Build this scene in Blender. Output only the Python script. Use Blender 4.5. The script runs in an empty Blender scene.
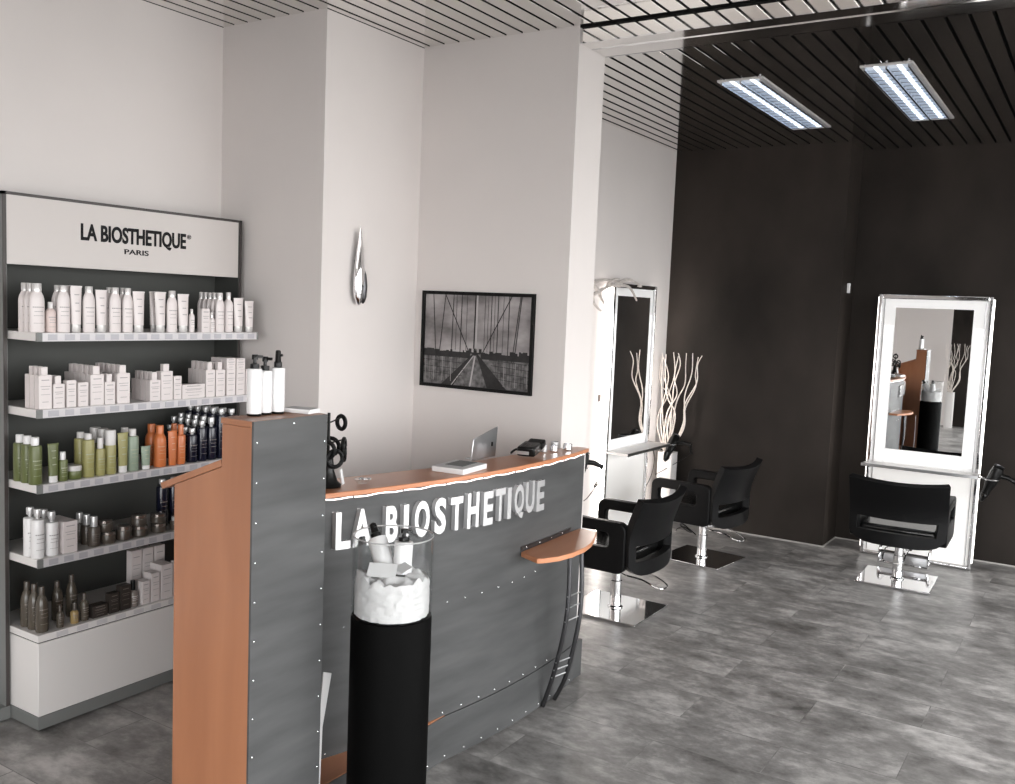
import bpy, bmesh, math, random
from mathutils import Vector, Matrix
U = 1.7            # one plan unit = eye height of the photographer, in metres
PI = math.pi
random.seed(7)
scene = bpy.context.scene
COL = scene.collection

# ------------------------------------------------------------------ camera
cam_d = bpy.data.cameras.new('camera'); cam = bpy.data.objects.new('camera', cam_d); COL.objects.link(cam)
cam_d.sensor_fit = 'HORIZONTAL'; cam_d.sensor_width = 36.0; cam_d.lens = 935.334/1015*36.0
cam_d.clip_start = 0.05; cam_d.clip_end = 200
yaw, pit, rol = 0.568592704, -0.0917464725, 0.0410866360
f = Vector((-math.sin(yaw)*math.cos(pit), math.cos(yaw)*math.cos(pit), math.sin(pit)))
r = Vector((math.cos(yaw), math.sin(yaw), 0)); u = r.cross(f)
r2 = math.cos(rol)*r+math.sin(rol)*u; u2 = -math.sin(rol)*r+math.cos(rol)*u
M = Matrix(((r2.x, u2.x, -f.x), (r2.y, u2.y, -f.y), (r2.z, u2.z, -f.z))).to_4x4()
M.translation = Vector((0, 0, U)); cam.matrix_world = M
scene.camera = cam

# ------------------------------------------------------------------ view, sky, daylight
scene.view_settings.view_transform = 'Standard'; scene.view_settings.look = 'None'
scene.view_settings.gamma = 1; scene.view_settings.use_curve_mapping = False
scene.view_settings.exposure = 0.02
scene.cycles.use_denoising = True
scene.cycles.max_bounces = 8; scene.cycles.glossy_bounces = 5; scene.cycles.diffuse_bounces = 4
scene.cycles.transparent_max_bounces = 8; scene.cycles.caustics_reflective = False; scene.cycles.caustics_refractive = False
scene.cycles.sample_clamp_indirect = 6
world = bpy.data.worlds.new('sky'); scene.world = world; world.use_nodes = True
bg = world.node_tree.nodes['Background']
bg.inputs[0].default_value = (1.0, 0.985, 0.985, 1); bg.inputs[1].default_value = 9.8

def area(name, loc, size, direction, power, color, portal=False):
    d = bpy.data.lights.new(name, 'AREA'); d.shape = 'RECTANGLE'; d.size, d.size_y = size[0]*U, size[1]*U
    d.energy = power; d.color = color
    if portal: d.cycles.is_portal = True
    o = bpy.data.objects.new(name, d); COL.objects.link(o)
    o.location = Vector(loc)*U
    o.rotation_euler = Vector(direction).to_track_quat('-Z', 'Y').to_euler()
    return o
# daylight enters by the two shop windows (portals guide the sky light through them)
XR, YB = 1.55, -1.7
area('window_portal_side', (XR+.03, 1.45, .83), (5.4, 1.5), (-1, 0, 0), 10, (1, 1, 1), True)
area('window_portal_back', (.30, YB-.03, .83), (2.2, 1.5), (0, 1, 0), 10, (1, 1, 1), True)

# ------------------------------------------------------------------ materials
def nm(name):
    m = bpy.data.materials.new(name); m.use_nodes = True
    return m, m.node_tree, m.node_tree.nodes['Principled BSDF']
def mat(name, col, rough=.5, metal=0, emit=0, ecol=None, spec=.5, coat=0, var=0, vscale=20, bump=0, stretch=(1, 1, 1)):
    m, nt, b = nm(name)
    b.inputs['Base Color'].default_value = (*col, 1); b.inputs['Roughness'].default_value = rough
    b.inputs['Metallic'].default_value = metal; b.inputs['Specular IOR Level'].default_value = spec
    b.inputs['Coat Weight'].default_value = coat; b.inputs['Coat Roughness'].default_value = .15
    if emit:
        b.inputs['Emission Color'].default_value = (*(ecol or col), 1); b.inputs['Emission Strength'].default_value = emit
    if var or bump:
        tc = nt.nodes.new('ShaderNodeTexCoord'); mp = nt.nodes.new('ShaderNodeMapping'); mp.inputs['Scale'].default_value = stretch
        nz = nt.nodes.new('ShaderNodeTexNoise'); nz.inputs['Scale'].default_value = vscale; nz.inputs['Detail'].default_value = 6
        nt.links.new(tc.outputs['Object'], mp.inputs[0]); nt.links.new(mp.outputs[0], nz.inputs['Vector'])
        if var:
            cr = nt.nodes.new('ShaderNodeValToRGB')
            cr.color_ramp.elements[0].position = .3; cr.color_ramp.elements[1].position = .7
            cr.color_ramp.elements[0].color = (*[c*(1-var) for c in col], 1)
            cr.color_ramp.elements[1].color = (*[min(1, c*(1+var)) for c in col], 1)
            nt.links.new(nz.outputs['Fac'], cr.inputs[0]); nt.links.new(cr.outputs[0], b.inputs['Base Color'])
        if bump:
            bp = nt.nodes.new('ShaderNodeBump'); bp.inputs['Strength'].default_value = bump; bp.inputs['Distance'].default_value = .01
            nt.links.new(nz.outputs['Fac'], bp.inputs['Height']); nt.links.new(bp.outputs[0], b.inputs['Normal'])
    return m
M_wall = mat('white_plaster', (.71, .665, .645), .85, var=.015, vscale=3, bump=.15)
M_dark = mat('dark_wall_paint', (.0250, .0205, .0178), .6, var=.55, vscale=1.3, stretch=(1, 1, .6), bump=.15, spec=.12)
M_slat = mat('polished_ceiling_slat', (.86, .85, .83), .07, 1)
M_black = mat('black_gap', (.006, .006, .006), .8, spec=.1)
M_chrome = mat('chrome', (.82, .82, .83), .06, 1)
M_brushed = mat('brushed_steel', (.55, .55, .56), .28, 1)
M_darksteel = mat('dark_steel', (.10, .10, .105), .35, 1)
M_mirror = mat('mirror_glass', (.93, .94, .94), .0, 1)
M_vinyl = mat('black_vinyl', (.0045, .0045, .0048), .40, bump=.05, vscale=60, spec=.13)
M_seat = mat('black_seat_vinyl', (.006, .006, .006), .22, spec=.6)
M_letter = mat('satin_chrome_letter', (.95, .95, .96), .22, .72)
M_frame = mat('black_frame', (.004, .004, .004), .5, spec=.2)
M_plastic = mat('black_plastic', (.004, .004, .004), .3, spec=.25)
M_white = mat('white_lacquer', (.72, .695, .68), .35)
M_bottle = mat('white_bottle_plastic', (.68, .625, .615), .35)
M_pink = mat('blush_bottle_plastic', (.64, .53, .50), .35)
M_pure = mat('pure_white_plastic', (.76, .75, .75), .3)
M_cap = mat('satin_cap', (.62, .60, .59), .25)
M_darkcap = mat('smoky_metal_cap', (.28, .25, .23), .2, .8)
M_clear = mat('frosted_cap', (.50, .50, .50), .15, .3)
M_carton = mat('white_carton', (.66, .62, .605), .6)
M_print = mat('grey_print', (.33, .31, .31), .6)
M_printw = mat('pale_print', (.36, .38, .27), .6)
M_printo = mat('peach_print', (.62, .34, .22), .6)
M_unit = mat('grey_display_board', (.052, .054, .050), .6, spec=.3)
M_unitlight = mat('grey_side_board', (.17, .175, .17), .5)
M_trim = mat('brown_grey_edge', (.045, .038, .036), .5)
M_sign = mat('sign_board', (.58, .54, .52), .5)
M_ink = mat('black_lettering', (.005, .005, .006), .6, spec=.2)
M_rail = mat('price_rail', (.58, .56, .57), .35)
M_tag = mat('price_tag', (.42, .41, .44), .4)
M_paper = mat('white_paper', (.74, .73, .73), .7)
M_tissue = mat('white_tissue', (.58, .57, .57), .85, bump=1.0, vscale=16)
M_led = mat('led_strip', (1, 1, 1), .5, emit=1.5, ecol=(1, .84, .80))
M_opal = mat('lit_opal_panel', (.85, .85, .85), .4, emit=.16, ecol=(1, .97, .95))
M_strip = mat('lit_strip_diffuser', (.9, .9, .9), .4, emit=.8, ecol=(1, .96, .93))
M_tube = mat('lit_side_tube', (1, 1, 1), .4, emit=13, ecol=(1, .93, .87))
M_socket = mat('socket_brown', (.12, .075, .055), .5)
M_twig = mat('bleached_twig', (.72, .66, .61), .7, var=.2, vscale=30)
M_antler = mat('driftwood_grey', (.55, .50, .47), .7, var=.2, vscale=30)
P = {}
for n, c, rg in (('green', (.110, .130, .042), .35), ('olive', (.31, .29, .115), .35), ('teal', (.25, .31, .235), .35), ('orange', (.58, .17, .055), .3),
                 ('navy', (.008, .009, .022), .2), ('brown', (.070, .057, .046), .3), ('bronze', (.070, .058, .044), .25), ('gold', (.30, .21, .09), .3),
                 ('dk', (.035, .028, .024), .4), ('glass', (.22, .19, .17), .15)):
    P[n] = mat(n+'_packaging', c, rg)
P.update(w=M_bottle, pk=M_pink, wp=M_pure)
M_wcap = mat('pale_silver_cap', (.56, .545, .535), .2, .25)
CAP = dict(w=M_wcap, pk=M_cap, wp=M_clear, green=M_pure, olive=M_cap, teal=M_cap, orange=P['orange'], navy=M_clear, brown=M_clear, bronze=P['brown'], gold=P['brown'], dk=P['dk'], glass=M_plastic)

def wood(name, c1, c2, scale=(1, 1, 6), rough=.35):
    m, nt, b = nm(name); b.inputs['Roughness'].default_value = rough
    tc = nt.nodes.new('ShaderNodeTexCoord'); mp = nt.nodes.new('ShaderNodeMapping'); mp.inputs['Scale'].default_value = scale
    nz = nt.nodes.new('ShaderNodeTexNoise'); nz.inputs['Scale'].default_value = 3.0; nz.inputs['Detail'].default_value = 8; nz.inputs['Distortion'].default_value = .6
    cr = nt.nodes.new('ShaderNodeValToRGB'); cr.color_ramp.elements[0].color = (*c1, 1); cr.color_ramp.elements[1].color = (*c2, 1)
    cr.color_ramp.elements[0].position = .3; cr.color_ramp.elements[1].position = .72
    nt.links.new(tc.outputs['Object'], mp.inputs[0]); nt.links.new(mp.outputs[0], nz.inputs['Vector'])
    nt.links.new(nz.outputs['Fac'], cr.inputs[0]); nt.links.new(cr.outputs[0], b.inputs['Base Color'])
    return m
M_wood = wood('beech_veneer', (.30, .120, .058), (.38, .162, .080), (3, 3, .5))
M_woodtop = wood('beech_worktop', (.50, .205, .10), (.58, .26, .14), (3, .6, 3), .28)

def metal_panel():
    m, nt, b = nm('grey_metal_panel')
    tc = nt.nodes.new('ShaderNodeTexCoord'); mp = nt.nodes.new('ShaderNodeMapping'); mp.inputs['Scale'].default_value = (1, .8, 5)
    mp.inputs['Rotation'].default_value = (.12, 0, 0)
    nz = nt.nodes.new('ShaderNodeTexNoise'); nz.inputs['Scale'].default_value = 2.6; nz.inputs['Detail'].default_value = 8
    cr = nt.nodes.new('ShaderNodeValToRGB'); cr.color_ramp.elements[0].color = (.052, .053, .054, 1); cr.color_ramp.elements[1].color = (.092, .093, .094, 1)
    cr.color_ramp.elements[0].position = .3; cr.color_ramp.elements[1].position = .7
    nt.links.new(tc.outputs['Object'], mp.inputs[0]); nt.links.new(mp.outputs[0], nz.inputs['Vector'])
    nt.links.new(nz.outputs['Fac'], cr.inputs[0]); nt.links.new(cr.outputs[0], b.inputs['Base Color'])
    b.inputs['Roughness'].default_value = .48; b.inputs['Metallic'].default_value = .2; b.inputs['Specular IOR Level'].default_value = .35
    return m
M_metal = metal_panel()

def floor_mat():
    m, nt, b = nm('grey_vinyl_tiles'); N = nt.nodes; L = nt.links
    tc = N.new('ShaderNodeTexCoord')
    br = N.new('ShaderNodeTexBrick'); br.offset = .5; br.inputs['Scale'].default_value = 1
    br.inputs['Brick Width'].default_value = .86; br.inputs['Row Height'].default_value = .27
    br.inputs['Mortar Size'].default_value = .0022; br.inputs['Mortar Smooth'].default_value = .1
    br.inputs['Color1'].default_value = (0, 0, 0, 1); br.inputs['Color2'].default_value = (1, 1, 1, 1); br.inputs['Mortar'].default_value = (.5, .5, .5, 1)
    L.new(tc.outputs['Object'], br.inputs['Vector'])
    # cloud pattern, shifted from tile to tile
    sc = N.new('ShaderNodeVectorMath'); sc.operation = 'SCALE'; sc.inputs['Scale'].default_value = .55
    L.new(br.outputs['Color'], sc.inputs[0])
    ad = N.new('ShaderNodeVectorMath'); ad.operation = 'ADD'; L.new(tc.outputs['Object'], ad.inputs[0]); L.new(sc.outputs[0], ad.inputs[1])
    mp = N.new('ShaderNodeMapping'); mp.inputs['Scale'].default_value = (1.0, 1.4, 1); L.new(ad.outputs[0], mp.inputs[0])
    n1 = N.new('ShaderNodeTexNoise'); n1.inputs['Scale'].default_value = 2.6; n1.inputs['Detail'].default_value = 12; n1.inputs['Roughness'].default_value = .66; n1.inputs['Distortion'].default_value = .15
    L.new(mp.outputs[0], n1.inputs['Vector'])
    cr = N.new('ShaderNodeValToRGB'); e = cr.color_ramp.elements
    e[0].position = .37; e[0].color = (.105, .100, .095, 1); e[1].position = .63; e[1].color = (.56, .54, .525, 1)
    k = e.new(.5); k.color = (.27, .26, .252, 1)
    n3 = N.new('ShaderNodeTexNoise'); n3.inputs['Scale'].default_value = 8; n3.inputs['Detail'].default_value = 10; n3.inputs['Roughness'].default_value = .7
    L.new(mp.outputs[0], n3.inputs['Vector'])
    mm = N.new('ShaderNodeMath'); mm.operation = 'MULTIPLY_ADD'; mm.inputs[1].default_value = .38; sb = N.new('ShaderNodeMath'); sb.operation = 'MULTIPLY'; sb.inputs[1].default_value = .62
    L.new(n1.outputs['Fac'], sb.inputs[0]); L.new(n3.outputs['Fac'], mm.inputs[0]); L.new(sb.outputs[0], mm.inputs[2])
    L.new(mm.outputs[0], cr.inputs[0])
    mx = N.new('ShaderNodeMixRGB'); mx.blend_type = 'MULTIPLY'; L.new(cr.outputs[0], mx.inputs[1]); mx.inputs[2].default_value = (.78, .78, .78, 1)
    L.new(br.outputs['Fac'], mx.inputs[0]); L.new(mx.outputs[0], b.inputs['Base Color'])
    rr = N.new('ShaderNodeMapRange'); rr.inputs['To Min'].default_value = .30; rr.inputs['To Max'].default_value = .42
    L.new(n1.outputs['Fac'], rr.inputs['Value']); L.new(rr.outputs[0], b.inputs['Roughness'])
    bp = N.new('ShaderNodeBump'); bp.inputs['Strength'].default_value = .12; bp.inputs['Distance'].default_value = .002
    n2 = N.new('ShaderNodeTexNoise'); n2.inputs['Scale'].default_value = 90; L.new(tc.outputs['Object'], n2.inputs['Vector'])
    L.new(n2.outputs['Fac'], bp.inputs['Height']); L.new(bp.outputs[0], b.inputs['Normal'])
    return m
M_floor = floor_mat()
def glass_mat(name, tint=(1, 1, 1), rough=0.0, trans=.82):
    # clear sheet acrylic or glass: mostly see-through with a glossy surface reflection
    m = bpy.data.materials.new(name); m.use_nodes = True; nt = m.node_tree; nt.nodes.clear()
    o = nt.nodes.new('ShaderNodeOutputMaterial'); mx = nt.nodes.new('ShaderNodeMixShader')
    t = nt.nodes.new('ShaderNodeBsdfTransparent'); t.inputs[0].default_value = (*tint, 1)
    g = nt.nodes.new('ShaderNodeBsdfGlossy'); g.inputs['Roughness'].default_value = rough
    lw = nt.nodes.new('ShaderNodeLayerWeight'); pw = nt.nodes.new('ShaderNodeMath'); pw.operation = 'POWER'; pw.inputs[1].default_value = 4
    fr = nt.nodes.new('ShaderNodeMath'); fr.operation = 'MULTIPLY_ADD'; fr.inputs[1].default_value = .5; fr.inputs[2].default_value = .03
    nt.links.new(lw.outputs['Facing'], pw.inputs[0]); nt.links.new(pw.outputs[0], fr.inputs[0])
    nt.links.new(fr.outputs[0], mx.inputs[0]); nt.links.new(t.outputs[0], mx.inputs[1]); nt.links.new(g.outputs[0], mx.inputs[2])
    nt.links.new(mx.outputs[0], o.inputs[0]); return m
M_glass = glass_mat('clear_acrylic', (.975, .98, .98))
M_pane = glass_mat('window_glass', (.97, .98, .98))

# ------------------------------------------------------------------ mesh helpers (coordinates in plan units)
ORG = {}
class MB:
    def __init__(s): s.bm = bmesh.new(); s.mi = 0
    def _f(s, vs):
        try: fc = s.bm.faces.new(vs); fc.material_index = s.mi; return fc
        except ValueError: return None
    def box(s, x0, x1, y0, y1, z0, z1):
        v = [s.bm.verts.new((x, y, z)) for x in (x0, x1) for y in (y0, y1) for z in (z0, z1)]
        for q in ((0, 1, 3, 2), (4, 6, 7, 5), (0, 4, 5, 1), (2, 3, 7, 6), (0, 2, 6, 4), (1, 5, 7, 3)): s._f([v[i] for i in q])
        return s
    def obox(s, c, size, R=None):
        R = R or Matrix.Identity(3); c = Vector(c); h = Vector(size)/2
        v = [s.bm.verts.new(c+R@Vector((x*h.x, y*h.y, z*h.z))) for x in (-1, 1) for y in (-1, 1) for z in (-1, 1)]
        for q in ((0, 1, 3, 2), (4, 6, 7, 5), (0, 4, 5, 1), (2, 3, 7, 6), (0, 2, 6, 4), (1, 5, 7, 3)): s._f([v[i] for i in q])
        return s
    def lathe(s, prof, c=(0, 0, 0), seg=20, R=None, sx=1, sy=1, cap0=True, cap1=True):
        c = Vector(c); rings = []
        for (rad, z) in prof:
            ring = []
            for i in range(seg):
                a = 2*PI*i/seg; p = Vector((rad*math.cos(a)*sx, rad*math.sin(a)*sy, z))
                if R: p = R@p
                ring.append(s.bm.verts.new(c+p))
            rings.append(ring)
        for a, b in zip(rings, rings[1:]):
            for i in range(seg): s._f([a[i], a[(i+1) % seg], b[(i+1) % seg], b[i]])
        if cap0: s._f(rings[0][::-1])
        if cap1: s._f(rings[-1])
        return s
    def tube(s, pts, rad, seg=8, taper=None, closed=False):
        pts = [Vector(p) for p in pts]; n = len(pts); rings = []
        up = Vector((0, 0, 1))
        for i, p in enumerate(pts):
            if closed: t = (pts[(i+1) % n]-pts[i-1]).normalized()
            else: t = (pts[min(i+1, n-1)]-pts[max(i-1, 0)]).normalized()
            a = t.cross(up)
            if a.length < .05: a = t.cross(Vector((1, 0, 0)))
            a.normalize(); b = t.cross(a)
            if rings and a.dot(pa) < 0 : a = -a; b = -b
            pa = a
            rr = rad if taper is None else rad+(taper-rad)*i/max(1, n-1)
            rings.append([s.bm.verts.new(p+rr*(math.cos(2*PI*k/seg)*a+math.sin(2*PI*k/seg)*b)) for k in range(seg)])
        m = n if closed else n-1
        for i in range(m):
            A, B = rings[i], rings[(i+1) % n]
            for k in range(seg): s._f([A[k], A[(k+1) % seg], B[(k+1) % seg], B[k]])
        if not closed: s._f(rings[0][::-1]); s._f(rings[-1])
        return s
    def prism(s, poly, lo, hi, axis='z'):
        def P3(a, b, h): return (a, b, h) if axis == 'z' else ((a, h, b) if axis == 'y' else (h, a, b))
        A = [s.bm.verts.new(P3(a, b, lo)) for a, b in poly]; B = [s.bm.verts.new(P3(a, b, hi)) for a, b in poly]
        n = len(poly); s._f(A[::-1]); s._f(B)
        for i in range(n): s._f([A[i], A[(i+1) % n], B[(i+1) % n], B[i]])
        return s
    def ring_prism(s, outer, inner, lo, hi, axis='z'):
        def P3(p, h): a, b = p; return (a, b, h) if axis == 'z' else ((a, h, b) if axis == 'y' else (h, a, b))
        n = len(outer)
        oa = [s.bm.verts.new(P3(p, lo)) for p in outer]; ob = [s.bm.verts.new(P3(p, hi)) for p in outer]
        ia = [s.bm.verts.new(P3(p, lo)) for p in inner]; ib = [s.bm.verts.new(P3(p, hi)) for p in inner]
        for i in range(n):
            j = (i+1) % n
            s._f([oa[i], oa[j], ia[j], ia[i]]); s._f([ob[i], ib[i], ib[j], ob[j]])
            s._f([oa[i], ob[i], ob[j], oa[j]]); s._f([ia[i], ia[j], ib[j], ib[i]])
        return s
    def sphere(s, c, rad, sc=(1, 1, 1), seg=12):
        prof = [(rad*math.sin(PI*k/8), -rad*math.cos(PI*k/8)) for k in range(1, 8)]
        prof = [(rad*.02, -rad)]+prof+[(rad*.02, rad)]
        c = Vector(c); rings = []
        for (q, z) in prof:
            rings.append([s.bm.verts.new(c+Vector((q*math.cos(2*PI*i/seg)*sc[0], q*math.sin(2*PI*i/seg)*sc[1], z*sc[2]))) for i in range(seg)])
        for a, b in zip(rings, rings[1:]):
            for i in range(seg): s._f([a[i], a[(i+1) % seg], b[(i+1) % seg], b[i]])
        s._f(rings[0][::-1]); s._f(rings[-1])
        return s
    def build(s, name, mats, parent=None, origin=None, local=False, bevel=0, smooth=True, solid=0, seg=2):
        bm = s.bm
        if origin is None:
            if parent is not None and not local: origin = ORG.get(parent.name, Vector((0, 0, 0)))
            elif parent is None:
                vs = [v.co for v in bm.verts]
                origin = Vector(((min(v.x for v in vs)+max(v.x for v in vs))/2, (min(v.y for v in vs)+max(v.y for v in vs))/2, min(v.z for v in vs)))
            else: origin = Vector((0, 0, 0))
        origin = Vector(origin)
        for v in bm.verts: v.co = (v.co-origin)*U
        bmesh.ops.recalc_face_normals(bm, faces=bm.faces)
        if solid: bmesh.ops.solidify(bm, geom=bm.faces[:], thickness=solid*U)
        me = bpy.data.meshes.new(name); bm.to_mesh(me); bm.free()
        if not isinstance(mats, (list, tuple)): mats = [mats]
        for m in mats: me.materials.append(m)
        if smooth:
            for p in me.polygons: p.use_smooth = True
            me.set_sharp_from_angle(angle=math.radians(35))
        o = bpy.data.objects.new(name, me); COL.objects.link(o)
        if parent is not None:
            o.parent = parent; ORG[o.name] = ORG.get(parent.name, Vector((0, 0, 0)))
        else: o.location = origin*U; ORG[o.name] = origin
        if bevel:
            b = o.modifiers.new('bevel', 'BEVEL'); b.width = bevel*U; b.segments = seg; b.limit_method = 'ANGLE'; b.angle_limit = math.radians(40)
        return o
def tag(o, label, cat, group=None):
    o['label'] = label; o['category'] = cat
    if group: o['group'] = group
    return o
def thing(name, loc, label, cat, group=None, rot=0):
    o = bpy.data.objects.new(name, None); COL.objects.link(o); o.empty_display_size = .05
    o.location = Vector(loc)*U; o.rotation_euler = (0, 0, rot); ORG[o.name] = Vector(loc)
    return tag(o, label, cat, group)
def struct(o): o['kind'] = 'structure'; return o
def dup(root, loc, label=None, rot=None, group=None):
    rt = root.copy(); COL.objects.link(rt); rt.location = Vector(loc)*U; ORG[rt.name] = Vector(loc)
    if rot is not None: rt.rotation_euler = (0, 0, rot)
    if label: rt['label'] = label
    if group: rt['group'] = group
    for ch in root.children:
        c = ch.copy(); COL.objects.link(c); c.parent = rt
        for g in ch.children:
            d = g.copy(); COL.objects.link(d); d.parent = c
    return rt
def rrect(x0, x1, y0, y1, rad, n=6):
    out = []
    for cx, cy, a0 in ((x1-rad, y1-rad, 0), (x0+rad, y1-rad, PI/2), (x0+rad, y0+rad, PI), (x1-rad, y0+rad, 3*PI/2)):
        for k in range(n+1): a = a0+PI/2*k/n; out.append((cx+rad*math.cos(a), cy+rad*math.sin(a)))
    return out
def spline(pts, n=6):
    P_ = [Vector(p) for p in pts]; out = []
    for i in range(len(P_)-1):
        p0 = P_[max(i-1, 0)]; p1 = P_[i]; p2 = P_[i+1]; p3 = P_[min(i+2, len(P_)-1)]
        for k in range(n):
            t = k/n; out.append(.5*((2*p1)+(-p0+p2)*t+(2*p0-5*p1+4*p2-p3)*t*t+(-p0+3*p1-3*p2+p3)*t**3))
    out.append(P_[-1]); return out
def text_mesh(body, size, depth, bold=0.0, res=4):
    """the outline of some words as a mesh lying in XY, extruded along +Z"""
    c = bpy.data.curves.new('words', 'FONT'); c.body = body; c.size = size; c.extrude = depth/2; c.offset = bold; c.resolution_u = res
    o = bpy.data.objects.new('words', c); COL.objects.link(o)
    bpy.context.view_layer.update()
    dg = bpy.context.evaluated_depsgraph_get()
    me = bpy.data.meshes.new_from_object(o.evaluated_get(dg)); bpy.data.objects.remove(o); bpy.data.curves.remove(c)
    return me
def text_object(name, body, fit, place, material, parent, depth, bold=0.0, bevel=0):
    """fit=(w,h) in units: words squeezed to that box; place maps (u,v,d) to a plan point"""
    me = text_mesh(body, 1.0, depth, bold)
    xs = [v.co.x for v in me.vertices]; ys = [v.co.y for v in me.vertices]; zs = [v.co.z for v in me.vertices]
    x0, x1, y0, y1, z0, z1 = min(xs), max(xs), min(ys), max(ys), min(zs), max(zs)
    org = ORG.get(parent.name, Vector((0, 0, 0)))
    for v in me.vertices:
        uu = (v.co.x-x0)/(x1-x0)*fit[0]; vv = (v.co.y-y0)/(y1-y0)*fit[1]; dd = (v.co.z-z0)/(z1-z0)*depth
        v.co = (Vector(place(uu, vv, dd))-org)*U
    me.materials.clear(); me.materials.append(material); me.name = name
    o = bpy.data.objects.new(name, me); COL.objects.link(o); o.parent = parent; ORG[o.name] = org
    if bevel:
        b = o.modifiers.new('bevel', 'BEVEL'); b.width = bevel*U; b.segments = 2; b.limit_method = 'ANGLE'; b.angle_limit = math.radians(50)
    return o

# ------------------------------------------------------------------ the room
ZC = 1.75                         # ceiling height
XA, XB, XP = -2.178, -1.779, -1.255  # left wall, stepped wall, face of the pier
Y1, Y2, Y3 = 1.84, 2.249, 2.40    # step, pier front, pier rear
YD, YR, XS = 4.173, 4.392, -.988  # dark wall, recessed dark wall, its step
TH = .06
struct(MB().box(XA-TH, XR+TH, YB-TH, YR+TH, -.04, 0).build('floor', M_floor, smooth=False))
struct(MB().box(XA-TH, XA, YB, Y1, 0, ZC+.05).build('wall_left', M_wall, smooth=False))
struct(MB().box(XA-TH, XB, Y1, YD+.3, 0, ZC+.05).build('wall_step', M_wall, smooth=False))
struct(MB().box(XB, XP, Y2, Y3, 0, ZC+.05).build('wall_pier', M_wall, smooth=False))
struct(MB().box(XB, XS, YD, YR+TH, 0, ZC+.05).build('wall_dark_front', M_dark, smooth=False))
struct(MB().box(XS, XR+TH, YR, YR+TH, 0, ZC+.05).build('wall_dark_rear', M_dark, smooth=False))
# wall behind the photographer: white piece, dark piece, window above a sill
struct(MB().box(XA-TH, -1.305, YB-TH, YB, 0, ZC+.05).build('wall_back_white', M_wall, smooth=False))
struct(MB().box(-1.305, -.85, YB-TH, YB, 0, ZC+.05).build('wall_back_dark', M_dark, smooth=False))
b = MB(); b.box(-.85, 1.45, YB-TH, YB, 0, .08); b.box(-.85, 1.45, YB-TH, YB, 1.58, ZC+.05); b.box(1.45, XR+TH, YB-TH, YB, 0, ZC+.05)
struct(b.build('wall_back', M_wall, smooth=False))
b = MB(); b.box(XR, XR+TH, YB, 4.15, 0, .08); b.box(XR, XR+TH, YB, 4.15, 1.58, ZC+.05); b.box(XR, XR+TH, 4.15, YR, 0, ZC+.05); b.box(XR, XR+TH, YB, -1.25, .08, 1.58)
struct(b.build('wall_right', M_wall, smooth=False))
def window(name, axis, at, a0, a1, n):
    w = MB(); bars = [a0+(a1-a0)*k/n for k in range(n+1)]
    def bx(p0, p1, z0, z1, t=.012):
        if axis == 'x': w.box(at-t, at+t, p0, p1, z0, z1)
        else: w.box(p0, p1, at-t, at+t, z0, z1)
    for p in bars: bx(max(a0, p-.012), min(a1, p+.012), .08, 1.58)
    bx(a0, a1, .08, .105); bx(a0, a1, 1.555, 1.58)
    fr = struct(w.build(name, M_brushed, smooth=False))
    g = MB(); 
    if axis == 'x': g.box(at-.002, at+.002, a0+.01, a1-.01, .10, 1.56)
    else: g.box(a0+.01, a1-.01, at-.002, at+.002, .10, 1.56)
    g.build('pane', M_pane, fr, smooth=False)
window('window_1', 'x', XR+.03, -1.25, 4.15, 5)
window('window_2', 'y', YB-.03, -.85, 1.45, 2)
# street outside
struct(MB().box(-6, 14, -14, 9, -.09, -.05).build('ground', mat('pavement', (.32, .31, .30), .9, var=.1, vscale=3), smooth=False))
# ceiling of narrow polished slats with black joints
c = MB(); pitch = .0538; x = -2.182
def slat(c, x0, x1, y0, y1):
    z = ZC; e = .0035
    prof = [(x0, z+.0030), (x0, z+.0010), (x0+.0012, z), (x1-.0012, z), (x1, z+.0010), (x1, z+.0030)]
    c.prism(prof, y0, y1, axis='y')
    c.mi = 1; c.box(x0-.0005, x0+.0002, y0, y1, z+.0008, z+.012); c.box(x1-.0002, x1+.0005, y0, y1, z+.0008, z+.012); c.mi = 0
while x < XR:
    c.mi = 0
    x0, x1 = x+.0045, x+pitch-.0045
    a, bb = max(x0, XA), min(x1, XR)
    if bb > a:
        slat(c, a, bb, YB, Y2-.004)
        slat(c, a, bb, Y3+.004, YR)
    x += pitch
ceil = struct(c.build('ceiling', [M_slat, M_black], smooth=False))
struct(MB().box(XA-TH, XR+TH, YB-TH, YR+TH, ZC+.012, ZC+.05).build('ceiling_void', M_black, smooth=False))
# dropped mirror-finish beam from the pier across the ceiling
b = MB(); b.box(XP+.002, XR, Y2+.009, Y3, 1.7045, ZC+.012)
bm_ = struct(b.build('beam', M_slat, smooth=False))
b = MB(); b.box(XP+.002, XR, Y2+.0045, Y2+.0090, 1.7045, 1.7085); b.box(XP+.002, XR, Y2+.066, Y2+.069, 1.7025, 1.7050); b.box(XP+.002, XR, Y3-.003, Y3+.006, 1.7045, 1.712)
b.build('trim_strip', M_chrome, bm_, smooth=False)
b = MB(); b.box(XP, XR, Y2, Y2+.008, ZC-.004, ZC+.012); b.build('joint', M_black, bm_, smooth=False)
# thin pale skirting line along the dark walls, and where walls meet the slats
M_skirt = mat('pale_skirting', (.42, .40, .38), .5)
b = MB(); b.box(XB, XS+.004, YD-.004, YD, 0, .005); b.box(XS, XS+.004, YD, YR, 0, .005); b.box(XS, XR, YR-.004, YR, 0, .005)
struct(b.build('baseboard_dark', M_skirt, smooth=False))
b = MB(); b.box(XA, XA+.0015, YB, Y1, ZC-.001, ZC+.01); b.box(XB, XB+.0015, Y1, Y2, ZC-.001, ZC+.01)
struct(b.build('trim_1', M_black, smooth=False))

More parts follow.
